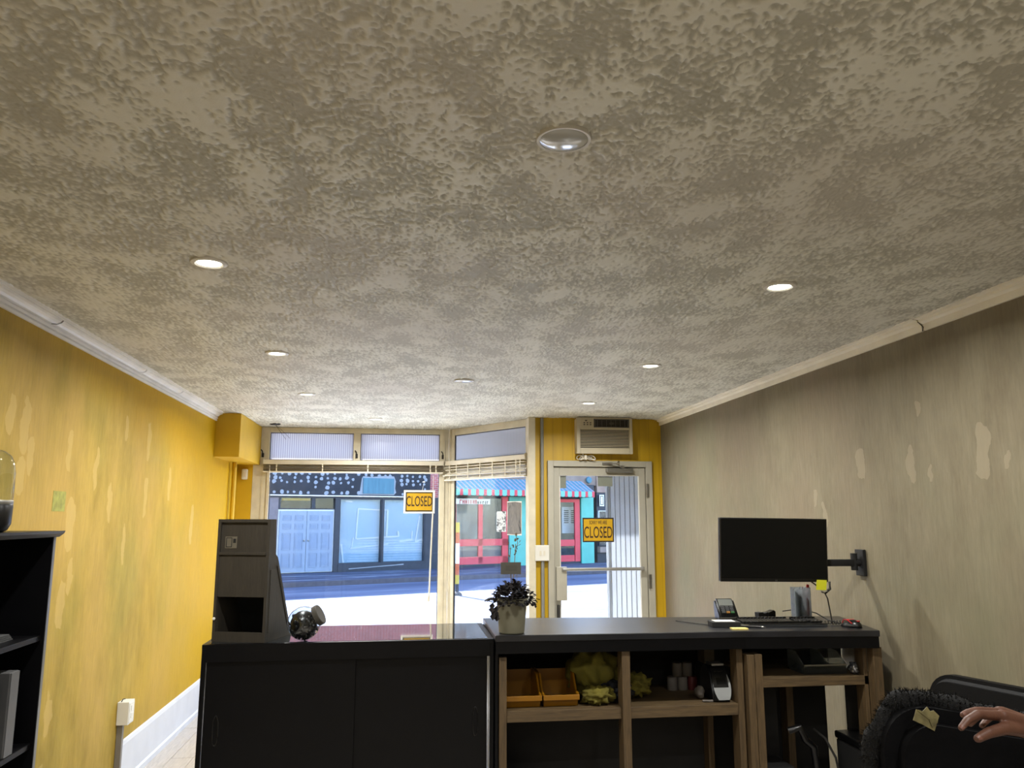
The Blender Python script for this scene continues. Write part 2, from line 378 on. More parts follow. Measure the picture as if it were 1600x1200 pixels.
# crown mouldings
cl = [(0, -0.078), (0.012, -0.078), (0.014, -0.067), (0.007, -0.064), (0.007, -0.061), (0.018, -0.059), (0.020, -0.048), (0.013, -0.045), (0.014, -0.041), (0.026, -0.037), (0.032, -0.027), (0.045, -0.020), (0.058, -0.017), (0.057, -0.010), (0.061, -0.009), (0.074, -0.008), (0.076, 0), (0, 0)]
struct('trim_1', prism(B(), [(XL + a, HC + b) for a, b in cl], -2.9, 7.53, 'y'), m_crown_w, 'white stepped crown moulding above the yellow wall')
cr = [(0, -0.062), (0.012, -0.062), (0.014, -0.03), (0.034, -0.022), (0.036, -0.010), (0.058, -0.008), (0.060, 0), (0, 0)]
tr2 = struct('trim_2', prism(B(), [(XR - a, HC + b) for a, b in cr][::-1], -2.9, 3.445, 'y'), m_crown, 'cream crown moulding above the greige wall')
obj('moulding_length', prism(B(), [(XR - a, HC + b) for a, b in cr][::-1], 3.455, YD, 'y'), m_crown, tr2)
bm = B()
tube(bm, [(XR - 0.013, 3.45, HC - 0.064), (XR - 0.015, 3.44, HC - 0.045), (XR - 0.016, 3.456, HC - 0.03), (XR - 0.036, 3.447, HC - 0.02)], 0.002, 5)
o = obj('crack', bm, m_gask, tr2); o['label'] = 'dark crack between two moulding lengths'
for yy_, s_ in ((3.95, 1.0), (5.25, 0.9), (6.12, .9)):
    b_ = tube(B(), [(XL + 0.03, yy_, HC - 0.045), (XL + 0.045, yy_ + .02, HC - 0.042), (XL + 0.056, yy_ + .04, HC - 0.03), (XL + 0.06, yy_ + 0.05, HC - 0.018)], 0.0035 * s_, 6)
    tag(obj('cable_clip', b_, m_crown_w if yy_ > 4 else m_metal), {3.95: 'bent metal hook on the moulding, nearest of the three', 5.25: 'white cable clip on the moulding, middle of the three', 6.12: 'white cable clip on the moulding, farthest of the three'}[yy_], 'clip', 'clips on the left crown moulding')

# ---- ribbed transom glass
g = N('ribbed_glass')
wv = g.n('ShaderNodeTexWave', wave_type='BANDS', bands_direction='X'); wv.inputs['Scale'].default_value = 14
g.t.links.new(g.co(), wv.inputs['Vector'])
tr_ = g.n('ShaderNodeBsdfTransparent'); tr_.inputs[0].default_value = (0.75, 0.78, 0.86, 1)
cl_ = g.noise(2.2, 4, g.co((.6, 1, 2.2)))
tl = g.n('ShaderNodeBsdfTranslucent'); g.put(g.mix(wv.outputs['Fac'], (0.24, 0.245, 0.27, 1), (0.38, 0.38, 0.40, 1)), tl.inputs[0])
gl_ = g.n('ShaderNodeBsdfGlossy'); gl_.inputs[0].default_value = (0.5, 0.5, 0.5, 1); gl_.inputs['Roughness'].default_value = 0.25
a1 = g.n('ShaderNodeMixShader'); a1.inputs[0].default_value = 0.75; g.t.links.new(tr_.outputs[0], a1.inputs[1]); g.t.links.new(tl.outputs[0], a1.inputs[2])
a2 = g.n('ShaderNodeMixShader'); a2.inputs[0].default_value = 0.05; g.t.links.new(a1.outputs[0], a2.inputs[1]); g.t.links.new(gl_.outputs[0], a2.inputs[2])
g.t.links.new(a2.outputs[0], g.out.inputs[0]); m_rib = g.m

# ---- window 1: the big display window (local x along the window, y outward, z up)
w1 = struct('window_1', None, None, 'wide cream-framed display window with two ribbed transom panes', loc=(0, YW, 0))
def frame(bm, x0, x1, z0, z1, t, y0=0.0, y1=0.09):
    bx(bm, x0, x0 + t, y0, y1, z0, z1); bx(bm, x1 - t, x1, y0, y1, z0, z1); bx(bm, x0 + t, x1 - t, y0, y1, z0, z0 + t); bx(bm, x0 + t, x1 - t, y0, y1, z1 - t, z1)
bm = B()
bx(bm, -1.55, -1.39, 0, .1, .48, HC - .004, .003); bx(bm, .40, .50, 0, .1, .48, HC - .004, .003); bx(bm, -1.39, .40, 0.002, .1, 2.552, HC - .004, .003)
bx(bm, -1.39, .40, 0.004, .1, 2.16, 2.262, .003); bx(bm, -.521, -.447, 0.001, .1, 2.262, 2.552, .003); bx(bm, -1.39, .40, .0, .1, .48, .53, .003)
bx(bm, -1.40, -1.375, -0.012, 0.0, .53, 2.16); bx(bm, .445, .455, -0.014, 0, .5, HC - .01)
obj('window_frame', bm, m_cream, w1)
bm = B()
for (a, b) in ((-1.39, -.521), (-.447, .40)): frame(bm, a, b, 2.262, 2.552, .006, .03, .05)
frame(bm, -1.375, .40, .53, 2.16, .006, .03, .05); obj('gasket', bm, m_gask, w1)
obj('glass_pane', box(-1.375, .40, .040, .045, .53, 2.16), m_glass, w1)
for (a, b) in ((-1.39, -.521), (-.447, .40)):
    o = obj('transom_pane', box(a, b, .040, .045, 2.262, 2.552), m_rib, w1); o['label'] = 'ribbed translucent glass pane'
for x in (-1.455, -.484, .435):
    bm = B(); bx(bm, x - .012, x + .012, -.012, 0, 2.285, 2.33, .003); tube(bm, [(x, -.015, 2.325), (x - .005, -.02, 2.35), (x - .018, -.025, 2.365)], .006, 6)
    obj('latch', bm, m_gask, w1)
struct('window_sill', box(-1.5, .5, YW - .14, YW - .001, .46, .48), m_cream, 'cream ledge under the display window', cat='sill')

# ---- window 2: angled window beside the door
A2 = Vector((.50, 8.65)); B2 = Vector((1.23, 7.52)); L2 = (B2 - A2).length; a2r = math.atan2(B2.y - A2.y, B2.x - A2.x)
w2 = struct('window_2', None, None, 'narrower angled window with one ribbed transom pane, beside the door', loc=(A2.x, A2.y, 0), rot=(0, 0, a2r))
bm = B(); y1 = .03
bx(bm, 0.0, .10, 0, y1, 0.0, HC - .004, .003); bx(bm, 1.252, L2 + .0, 0.0, y1, 0, HC - .004, .003); bx(bm, .10, 1.252, .002, y1, 2.535, HC - .004, .003)
bx(bm, .10, 1.252, .002, y1, 2.17, 2.262, .003); bx(bm, .10, 1.252, 0, y1, .0, .56, .003)
bx(bm, .035, .045, -.01, 0, .5, HC - .01); obj('window_frame', bm, m_cream, w2)
bm = B(); frame(bm, .10, 1.252, 2.262, 2.535, .007, .008, .026); frame(bm, .10, 1.252, .56, 2.17, .006, .008, .026); obj('gasket', bm, m_gask, w2)
obj('glass_pane', box(.10, 1.252, .016, .021, .56, 2.17), m_glass, w2)
o = obj('transom_pane', box(.10, 1.252, .016, .021, 2.262, 2.535), m_rib, w2)
bm = B(); bx(bm, 1.185, 1.25, 7.44, 7.60, 0, HC - .004, .003)
struct('trim_3', bm, m_cream, 'cream corner post between the angled window and the yellow door wall')

# ---- door
d1 = struct('door_1', None, None, 'grey aluminium framed glass shop door', loc=(0, YD, 0))
bm = B(); bx(bm, 1.37, 1.426, -.03, .12, 0, 2.195, .003); bx(bm, 2.334, 2.394, -.03, .12, 0, 2.195, .003); bx(bm, 1.426, 2.334, -.03, .12, 2.139, 2.195, .003)
obj('door_frame', bm, m_doorp, d1)
bm = B(); bx(bm, 1.431, 1.487, .0, .045, .02, 2.134, .003); bx(bm, 2.268, 2.329, 0, .045, .02, 2.134, .003); bx(bm, 1.487, 2.268, 0, .045, 2.06, 2.134, .003); bx(bm, 1.487, 2.268, 0, .045, .02, .26, .003)
bx(bm, 1.487, 2.268, -.006, .0, 2.052, 2.064); obj('door_leaf', bm, m_doorp, d1)
bm = B(); bx(bm, 1.426, 1.431, .01, .04, .02, 2.139); bx(bm, 2.329, 2.334, .01, .04, .02, 2.139); bx(bm, 1.426, 2.334, .01, .04, 2.134, 2.139); obj('gasket', bm, m_gask, d1)
bm = B(); frame(bm, 1.487, 2.268, .26, 2.06, .008, .006, .012); obj('glazing_bead', bm, m_white, d1)
obj('glass_pane', box(1.487, 2.268, .02, .026, .26, 2.06), m_glass, d1)
bm = B(); tube(bm, [(1.50, -.04, 1.182), (2.28, -.04, 1.182)], .015, 10); bx(bm, 1.495, 1.515, -.045, 0, 1.165, 1.20); bx(bm, 2.268, 2.29, -.045, 0, 1.165, 1.20)
o = obj('push_bar', bm, M('push_bar_grey', (140, 138, 130), .4, .3), d1); o['label'] = 'horizontal grey push bar'
o = obj('lock_plate', box(1.445, 1.545, -.03, 0, .90, 1.205, bev=.004), m_doorp, d1); o['label'] = 'tall grey lock cover plate'
bm = B(); bx(bm, 1.452, 1.475, -.045, 0, .74, .86, .004); obj('door_handle', bm, m_gask, d1)
bm = B()
for z in (1.85, 1.0, .35): tube(bm, [(2.336, -.036, z), (2.336, -.036, z + .13)], .010, 8); bx(bm, 2.33, 2.36, -.034, -.03, z, z + .13)
obj('hinge', bm, m_metal, d1)
bm = B(); bx(bm, 1.94, 2.20, -.055, 0, 2.085, 2.125, .006); obj('door_closer', bm, m_metal, d1)
bm = B(); bx(bm, 1.90, 2.0, -.045, -.03, 2.155, 2.18); tube(bm, [(2.09, -.06, 2.125), (2.02, -.10, 2.165), (2.06, -.05, 2.19)], .007, 6); tube(bm, [(2.02, -.09, 2.165), (1.95, -.05, 2.168)], .006, 6)
bx(bm, 2.075, 2.11, -.07, -.03, 2.125, 2.15); obj('closer_arm', bm, m_metal, d1)
m_film = glassm('grey_film', (0.42, 0.44, 0.42), .5, .3, .5)
bm = B(); bx(bm, 1.492, 1.555, .016, .0195, 1.935, 2.05); bx(bm, 1.865, 2.01, .016, .0195, 1.955, 2.05)
o = obj('glass_film', bm, M('grey_film_sheet', (120, 124, 112), .7), d1); o['label'] = 'grey film pieces at the top of the glass'
struct('door_threshold', box(1.37, 2.394, YD - .02, YD + .14, -.005, .018), m_metal, 'metal threshold under the shop door', cat='threshold')

# ================================================================== FITTINGS
# blinds
def blind(name, label, x0, x1, loc, rz, zt, nsl, th, dz, m_stack, tapes, group):
    t = thing(name, label, 'blind', loc, rz, group)
    bm = B(); bx(bm, x0, x1, -.055, -.012, zt - .048, zt, .003); bx(bm, x0 - .004, x0, -.058, -.010, zt - .055, zt + .012); bx(bm, x1, x1 + .004, -.058, -.010, zt - .055, zt + .012)
    obj('headrail', bm, m_creamw, t)
    z = zt - .065
    for i in range(nsl):
        obj('slat', box(x0 + .004, x1 - .004, -.058, -.012, z - th, z), m_stack, t, rot=(math.radians(random.uniform(-1, 1)), 0, 0)); z -= dz
    obj('bottom_rail', box(x0 + .002, x1 - .002, -.060, -.010, z - .016, z, bev=.003), m_creamw, t)
    for x in tapes:
        bm = B(); bx(bm, x - .007, x + .007, -.0625, -.0605, z - .014, zt - .045); obj('ladder_tape', bm, m_creamw, t)
    return t
bl1 = blind('venetian_blind', 'raised taupe venetian blind across the wide display window', -1.44, .44, (0, YW, 0), 0, 2.258, 7, .006, .0075, m_blind_taupe, (-1.30, -.83, -.36, .30, .36), 'raised window blinds')
tube_ = tube(B(), [(-1.37, -.066, 2.21), (-1.365, -.067, 1.9), (-1.372, -.067, 1.45), (-1.37, -.066, .75)], .0035, 6)
obj('pull_cord', tube_, m_creamw, bl1)
bm = tube(B(), [(.335, -.066, 2.1), (.33, -.067, 1.5), (.305, -.067, .9), (.30, -.067, .62)], .0028, 6)
tube(bm, [(.334, -.066, 1.70), (.318, -.068, 1.2), (.309, -.068, .82)], .008, 6); lathe(bm, [(.001, .06), (.009, .05), (.014, .0), (.001, -.005)], 10, (.303, -.067, .80))
obj('tilt_wand', bm, m_creamw, bl1)
bl2 = blind('venetian_blind', 'raised cream slatted blind on the angled window beside the door', -.0, 1.30, (A2.x, A2.y, 0), a2r, 2.258, 9, .009, .0145, m_creamw, (.10, .22, .42, .62, .82, 1.02, 1.18, 1.24), 'raised window blinds')
# closed signs
def closed_sign(label, w_, h_, loc, margin, big, small=None, group=None):
    t = thing('closed_sign', label, 'sign', loc, 0, group)
    if margin: obj('paper_backing', box(-w_ / 2 - margin, w_ / 2 + margin, .0015, .003, -h_ / 2 - margin, h_ / 2 + margin), m_paper, t)
    obj('sign_panel', box(-w_ / 2, w_ / 2, -.001, .0014, -h_ / 2, h_ / 2), m_sign, t)
    bm = B(); frame(bm, -w_ / 2, w_ / 2, -h_ / 2, h_ / 2, .012, -.0025, -.001); obj('printed_border', bm, M('sign_border_ink', (34, 26, 22), .6, var=0), t)
    text('CLOSED', big, m_ink, 'lettering', t, (0, -.0018, -.028 if small else 0), (PI / 2, 0, 0), .50, .0004, .0012)
    if small: text('SORRY WE ARE', small, m_ink, 'lettering', t, (0, -.0018, .068), (PI / 2, 0, 0), .50, .0004, .0006)
    return t
cs1 = closed_sign('yellow CLOSED sign on white paper hanging in the display window', .29, .205, (.19, YW - .02, 1.826), .020, .150)
bm = tube(B(), [(.03, 0, .122), (.045, 0, .20)], .0015, 5); lathe(bm, [(.001, .0), (.017, .004), (.006, .012), (.001, .013)], 14, (.045, -.0, .205)); obj('suction_hook', bm, m_white, cs1)
closed_sign('yellow SORRY WE ARE CLOSED sign with black border on the door glass', .305, .228, (1.861, YD + .016, 1.543), 0, .150, .050)
# posters on angled glass
t = thing('torn_poster', 'dark grey torn poster stuck on the angled window glass', 'poster', (A2.x + .024 * math.sin(a2r), A2.y - .024 * math.cos(a2r), 0), a2r)
bm = B(); prism(bm, [(.965, 1.50), (1.075, 1.495), (1.17, 1.505), (1.168, 1.65), (1.172, 1.80), (1.08, 1.81), (.968, 1.805), (.972, 1.7)], .037, .0395, 'y'); 
gp = N('torn_paper'); gp.put(gp.ramp(gp.noise(8, 5, gp.co((1, 1, .5)), .7, 1.5), [(.36, lin((28, 26, 26))), (.42, lin((96, 92, 88))), (.56, lin((122, 116, 110))), (.62, lin((70, 66, 64)))]), gp.b.inputs['Base Color'])
obj('poster_sheet', bm, gp.m, t)
bm = B(); prism(bm, [(.962, 1.49), (1.176, 1.49), (1.178, 1.815), (.962, 1.815)], .0395, .0399, 'y'); obj('backing_sheet', bm, m_paper, t)
gp = N('sketch_print'); gp.put(gp.ramp(gp.noise(30, 3, None, .5, 1.0), [(.40, lin((70, 72, 74))), (.47, lin((190, 194, 196)))]), gp.b.inputs['Base Color'])
t = thing('notice_paper', 'white notice with a smudged print stuck on the angled glass left of the torn poster', 'poster', (A2.x + .024 * math.sin(a2r), A2.y - .024 * math.cos(a2r), 0), a2r)
obj('paper_sheet', box(.80, .945, .038, .0395, 1.52, 1.72), gp.m, t)

# air conditioner
ac = thing('air_conditioner', 'beige window air conditioner above the shop door', 'air conditioner', (1.905, YD, 2.256))
m_acb = M('ac_beige', (182, 172, 148), .5, var=.05, sc=4)
W_, H_ = .545, .345
obj('casing', box(-W_ / 2 + .006, W_ / 2 - .006, -.10, -.001, .006, H_ - .006, bev=.006), m_acb, ac)
bm = B(); y0, y1 = -.135, -.10
bx(bm, -W_ / 2, -W_ / 2 + .035, y0, y1, 0, H_, .004); bx(bm, W_ / 2 - .03, W_ / 2, y0, y1, 0, H_, .004); bx(bm, -W_ / 2 + .035, W_ / 2 - .03, y0, y1, 0, .055, .004)
bx(bm, -W_ / 2 + .035, W_ / 2 - .03, y0, y1, H_ - .112, H_ - .096); bx(bm, -W_ / 2 + .035, W_ / 2 - .03, y0, y1, H_ - .012, H_); bx(bm, -W_ / 2 + .035, -.105, y0 + .003, y1, H_ - .096, H_ - .012)
obj('front_bezel', bm, m_acb, ac)
obj('filter_mesh', box(-W_ / 2 + .03, W_ / 2 - .03, -.105, -.1, .05, H_ - .01), M('ac_dark', (46, 42, 38), .8), ac)
for i in range(12):
    z = .064 + i * .0147
    obj('louvre', box(-W_ / 2 + .036, W_ / 2 - .031, -.133, -.112, z, z + .0058), m_acb, ac)
bm = B(); frame(bm, -.098, W_ / 2 - .036, H_ - .094, H_ - .016, .006, -.136, -.108)
for i in range(5): bx(bm, -.09, W_ / 2 - .04, -.131, -.126, H_ - .083 + i * .0145, H_ - .080 + i * .0145)
for i in range(7): bx(bm, -.07 + i * .045, -.066 + i * .045, -.128, -.12, H_ - .09, H_ - .02)
bx(bm, .05, .09, -.139, -.131, H_ - .062, H_ - .048); obj('air_outlet', bm, M('ac_vent_grey', (88, 84, 78), .5), ac)
bm = B(); bx(bm, -.19, -.17, -.1345, -.131, H_ - .036, H_ - .026)
for i in range(3):
    for j in range(2): bx(bm, -.205 + i * .03, -.19 + i * .03, -.1342, -.131, H_ - .075 + j * .018, H_ - .066 + j * .018)
obj('control_buttons', bm, M('ac_buttons', (70, 64, 58), .5), ac)
bm = B(); pts = []
for i in range(60):
    a = i / 60 * 2 * PI * 3
    pts.append((1.735 + .075 * math.sin(a) + .02 * math.sin(a * .5), YD - .06 - .012 * math.cos(a * 1.3), 2.222 + .019 * math.sin(a * 2 + .4) + .004 * math.sin(a * .7)))
tube(bm, pts, .0045, 6); tube(bm, [(1.70, YD - .06, 2.225), (1.705, YD - .07, 2.25), (1.70, YD - .08, 2.26)], .0055, 6); bx(bm, 1.715, 1.74, YD - .09, YD - .04, 2.20, 2.245, .004)
bmesh.ops.translate(bm, vec=(-1.905, -YD, -2.256), verts=bm.verts); obj('cord', bm, m_creamw, ac, True)['label'] = 'bundled off-white cord'
# conduit + switch
bm = B(); tube(bm, [(1.317, YD - .022, 1.40), (1.317, YD - .022, HC - .01)], .016, 12)
tag(obj('conduit_pipe', bm, M('grey_conduit', (128, 128, 124), .45, var=.04), None, True), 'grey vertical conduit running up from the switch box to the ceiling', 'pipe')
bm = B(); tube(bm, [(1.317, YD - .022, .0), (1.317, YD - .022, 1.262)], .016, 12)
tag(obj('conduit_pipe', bm, bpy.data.materials['grey_conduit'], None, True), 'grey vertical conduit below the switch box beside the door', 'pipe')
sw = thing('switch_box', 'off-white square switch box beside the shop door', 'switch', (1.313, YD, 1.262))
obj('box', box(-.072, .062, -.05, -.001, 0, .142, bev=.004), m_white, sw)
bm = B(); bx(bm, -.03, -.012, -.054, -.05, .05, .092); bx(bm, .006, .024, -.054, -.05, .05, .092); obj('toggle', bm, m_creamw, sw)
# yellow pipe, motion sensor, ceiling hook
bm = tube(B(), [(-1.655, 8.25, 0), (-1.655, 8.25, 2.203)], .022, 12)
tag(obj('riser_pipe', bm, m_yel2, None, True), 'yellow painted vertical pipe in the left front corner', 'pipe')
ms = thing('motion_sensor', 'small white alarm sensor in the left front corner', 'sensor', (-1.625, YW, 2.05))
obj('housing', box(-.03, .03, -.045, -.001, 0, .11, bev=.012), m_white, ms, True)
obj('sensor_lens', box(-.018, .018, -.049, -.045, .03, .075, bev=.002), m_creamw, ms)
bm = B(); c_ = at(430, 664, 8.35); 
lathe(bm, [(.001, -.014), (.045, -.012), (.055, -.004), (.055, 0), (.001, 0)], 20, (c_.x, c_.y, HC - .002))
tube(bm, [(c_.x, c_.y, HC - .01), (c_.x + .06, c_.y, HC - .09), (c_.x + .11, c_.y + .02, HC - .16)], .002, 5); tube(bm, [(c_.x, c_.y, HC - .01), (c_.x + .08, c_.y, HC - .08), (c_.x + .15, c_.y + .02, HC - .15)], .0015, 5)
tag(obj('ceiling_hook', bm, m_gask), 'dark ceiling plate with loose wires near the left transom window', 'hook')
# outlet box on the left wall
ob = thing('outlet_box', 'surface-mounted white outlet box with grey conduit on the yellow wall', 'outlet', (XL, 5.42, 0))
obj('box', box(.001, .070, 0, .105, .40, .535, bev=.003), m_white, ob)
bm = B(); bx(bm, .070, .073, .01, .095, .41, .525); 
for z in (.435, .48): bx(bm, .073, .076, .035, .07, z, z + .028)
obj('cover_plate', bm, m_white, ob)
bm = B(); bx(bm, .002, .035, .02, .05, 0, .40); obj('conduit', bm, M('conduit_grey', (125, 120, 112), .5), ob)
bm = tube(B(), [(.02, .012, .535), (.026, .02, .55), (.036, .03, .55)], .003, 6); obj('cable_end', bm, m_gask, ob)

# ceiling lights
def potlight(x, y, label, lit=True, power=None):
    t = thing('ceiling_light', label, 'ceiling light', (x, y, HC - .003), 0, 'recessed ceiling lights' if lit else 'unlit ceiling lights')
    if lit:
        obj('trim_ring', lathe(B(), [(.045, -.004), (.052, -.0085), (.066, -.006), (.069, -.001), (.069, .004), (.045, .004)], 36), m_ring, t, True)
        obj('lens', lathe(B(), [(.0, -.0046), (.03, -.0044), (.0455, -.0030), (.0455, .003), (0, .003)], 36), m_lens, t, True)
        ld = bpy.data.lights.new('lamp', 'AREA'); ld.shape = 'DISK'; ld.size = .085; ld.energy = power or POT_W; ld.color = (1, .985, .94); ld.spread = math.radians(165)
        lo = bpy.data.objects.new('lamp', ld); C.objects.link(lo); lo.parent = t; lo.location = (0, 0, -.008)
    else:
        obj('trim_ring', lathe(B(), [(.062, -.006), (.069, -.007), (.071, -.002), (.071, .004), (.06, .004)], 40), m_ring, t, True)
        obj('dome', lathe(B(), [(0, -.013), (.02, -.0122), (.04, -.0105), (.058, -.0075), (.063, -.004), (.063, .002), (0, .002)], 40), m_dome, t, True)
    return t
potlight(-.742, 3.02, 'lit recessed ceiling light on the left, nearest the camera')
potlight(-.742, 4.71, 'lit recessed ceiling light on the left, second from the camera')
potlight(-.75, 6.28, 'lit recessed ceiling light on the left, third from the camera')
potlight(1.545, 3.02, 'lit recessed ceiling light on the right, nearest the camera')
potlight(1.545, 4.78, 'lit recessed ceiling light on the right, second from the camera')
potlight(1.54, 6.45, 'lit recessed ceiling light on the right, nearest the air conditioner')
potlight(-.266, 7.79, 'lit recessed ceiling light in front of the display window')
potlight(.39, 1.86, 'large glossy unlit round ceiling light close to the camera', False)
potlight(.418, 5.50, 'unlit round ceiling light in the middle of the far ceiling', False)
for x in (-.742, 1.54):  # unseen lamp rows, added behind the camera as ceiling fill
    for y in (1.0, -.6, -2.0): potlight(x, y, 'added unseen fill light behind the camera, %s row at %s' % ('left' if x < 0 else 'right', {1.0: 'the front', -.6: 'the middle', -2.0: 'the rear'}[y]), power=POT_W * .55)

# ================================================================== STREET
OE = Vector((0, 28.9, 0)); EU = Vector((math.cos(PH), math.sin(PH), 0)); EN = Vector((-math.sin(PH), math.cos(PH), 0))
def ex(px, py, v=0.0):
    d = _r * (px - 800) + _u * (600 - py) + _f * FPX
    t = (EN.dot(OE) + v - EN.dot(EYE)) / EN.dot(d); X = EYE + d * t - OE
    return X.dot(EU), X.z + OE.z
def shade(name, col, **k): return M(name, col, **k)
m_road = N('snowy_road'); v_ = m_road.co((1, 1, 1), rot=(0, 0, -PH))
c_ = m_road.ramp(m_road.noise(.5, 6, m_road.co((.25, 1.6, 1), rot=(0, 0, -PH)), .65), [(.40, lin((104, 112, 140))), (.56, lin((136, 144, 168))), (.66, lin((172, 178, 192)))])
m_road.put(c_, m_road.b.inputs['Base Color']); m_road.b.inputs['Roughness'].default_value = .8; m_road.bump(m_road.noise(6, 4), .3, .02)
m_walk = N('slushy_sidewalk')
c_ = m_walk.ramp(m_walk.noise(1.2, 6, m_walk.co((.3, 2.2, 1), rot=(0, 0, -PH)), .7), [(.42, lin((84, 86, 108))), (.55, lin((122, 126, 150))), (.64, lin((190, 196, 206)))])
m_walk.put(c_, m_walk.b.inputs['Base Color']); m_walk.b.inputs['Roughness'].default_value = .85
def strip(name, u0, u1, v0, v1, z0, z1, m, label, cat='ground'):
    bm = B(); bx(bm, u0, u1, v0, v1, z0, z1); o = obj(name, bm, m, None, loc=OE, rot=(0, 0, PH)); o['kind'] = 'structure'; o['label'] = label; o['category'] = cat; return o
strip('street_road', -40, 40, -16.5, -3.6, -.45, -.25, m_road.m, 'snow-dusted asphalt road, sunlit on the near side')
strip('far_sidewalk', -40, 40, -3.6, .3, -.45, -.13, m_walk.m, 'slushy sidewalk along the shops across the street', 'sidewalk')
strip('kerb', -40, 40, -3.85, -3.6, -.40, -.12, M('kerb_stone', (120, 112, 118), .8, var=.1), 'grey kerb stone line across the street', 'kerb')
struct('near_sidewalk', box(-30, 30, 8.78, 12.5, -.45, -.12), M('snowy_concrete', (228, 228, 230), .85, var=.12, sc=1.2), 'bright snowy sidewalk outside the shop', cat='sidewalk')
struct('floor_alcove', box(.4, XR, YD + .14, 8.80, -.4, -.02), M('alcove_concrete', (190, 186, 178), .8), 'concrete step in the door alcove')

m_fas = M('dark_fascia', (62, 64, 74), .8, var=.2, sc=2.5)
m_dkf = M('charcoal_frame', (66, 70, 82), .6, var=.1)
m_glue = M('white_glue_dots', (200, 204, 212), .8, var=.05)
m_tealp = N('teal_board'); m_tealp.put(m_tealp.ramp(m_tealp.noise(5, 4, m_tealp.co((2.5, 1, .3))), [(.3, lin((72, 138, 164))), (.7, lin((96, 160, 182)))]), m_tealp.b.inputs['Base Color'])
m_bdoor = M('white_steel_door', (186, 200, 222), .5, var=.03)
m_bdsh = M('door_moulding_white', (170, 186, 212), .5, var=.03)
m_refl = M('pale_blue_reflection', (176, 206, 224), .6, var=.06, sc=1.2)
m_refl2 = M('pale_siding_reflection', (190, 212, 224), .6, var=.06)
m_trimw = M('white_trim_and_reflection', (250, 252, 252), .6, var=.03)
gb = N('red_brick'); bt = gb.n('ShaderNodeTexBrick'); bt.inputs['Scale'].default_value = 1.0
bt.inputs['Brick Width'].default_value = .22; bt.inputs['Row Height'].default_value = .075; bt.inputs['Mortar Size'].default_value = .008
bt.inputs['Color1'].default_value = lin((150, 78, 72)); bt.inputs['Color2'].default_value = lin((128, 66, 62)); bt.inputs['Mortar'].default_value = lin((150, 130, 124))
tc_ = gb.n('ShaderNodeTexCoord'); sx_ = gb.n('ShaderNodeSeparateXYZ'); cx_ = gb.n('ShaderNodeCombineXYZ')
gb.t.links.new(tc_.outputs['Object'], sx_.inputs[0]); gb.t.links.new(sx_.outputs[0], cx_.inputs[0]); gb.t.links.new(sx_.outputs[2], cx_.inputs[1]); gb.t.links.new(cx_.outputs[0], bt.inputs['Vector'])
gb.put(bt.outputs['Color'], gb.b.inputs['Base Color']); gb.b.inputs['Roughness'].default_value = .85; m_brick = gb.m
m_shopglass = glassm('shop_glass', (.86, .90, .93), .6)

sh = thing('shop_building', 'dark fascia shop with white glue dots and pale double doors across the street', 'building', OE, PH)
def part(name, m, p, *a, bev=0.0, lab=None):
    o = obj(name, box(*a, bev=bev), m, p)
    if lab: o['label'] = lab
    return o
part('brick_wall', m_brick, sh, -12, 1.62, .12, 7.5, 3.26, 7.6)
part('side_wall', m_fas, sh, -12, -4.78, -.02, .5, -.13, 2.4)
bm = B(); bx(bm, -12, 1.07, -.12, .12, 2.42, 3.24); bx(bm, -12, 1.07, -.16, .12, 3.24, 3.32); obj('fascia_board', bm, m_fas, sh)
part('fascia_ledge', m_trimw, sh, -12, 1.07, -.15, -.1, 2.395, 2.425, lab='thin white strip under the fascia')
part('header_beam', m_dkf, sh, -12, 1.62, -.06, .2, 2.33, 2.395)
rd = random.Random(3); bm = B()
for i in range(27):
    for j, z0 in enumerate((2.52, 2.70, 2.86, 3.0, 3.14)):
        u0 = -5.0 + i * .225 + rd.uniform(-.05, .05)
        if rd.random() < (.28, .6, .12, .12, .35)[j]: continue
        if -1.62 < u0 < -.25 and z0 < 3.09: continue
        if u0 > 1.0: continue
        r = rd.uniform(.042, .080); z = z0 + rd.uniform(-.03, .03); n_ = 7
        pts = [(u0 + r * rd.uniform(.75, 1.15) * math.cos(k * 2 * PI / n_), z + r * rd.uniform(.8, 1.15) * math.sin(k * 2 * PI / n_)) for k in range(n_)]
        prism(bm, pts, -.128, -.119, 'y')
o = obj('glue_dots', bm, m_glue, sh); o['kind'] = 'stuff'; o['label'] = 'rows of white dried glue dots'
o = part('blank_sign_panel', m_tealp.m, sh, -1.50, -.36, -.17, -.12, 2.50, 3.04, lab='faded teal sign panel')
bm = B(); prism(bm, [(-1.62, 2.46), (-1.55, 3.02), (-1.5, 3.10), (-1.2, 3.08), (-.7, 3.13), (-.35, 3.12), (-.28, 2.95), (-.3, 2.7), (-.26, 2.55), (-.35, 2.46)], -.124, -.119, 'y'); o = obj('torn_edge', bm, m_glue, sh); o['label'] = 'ragged white edge around the teal panel'
part('brick_pier', m_brick, sh, 1.07, 1.62, -.02, .3, 2.395, 3.26, lab='red brick pier top')
part('dark_pier', m_dkf, sh, .93, 1.62, -.04, .3, -.13, 2.33)
part('left_pier', M('rosy_render', (170, 156, 160), .8), sh, -4.78, -4.36, -.04, .3, -.13, 2.33, lab='pale rosy pier')
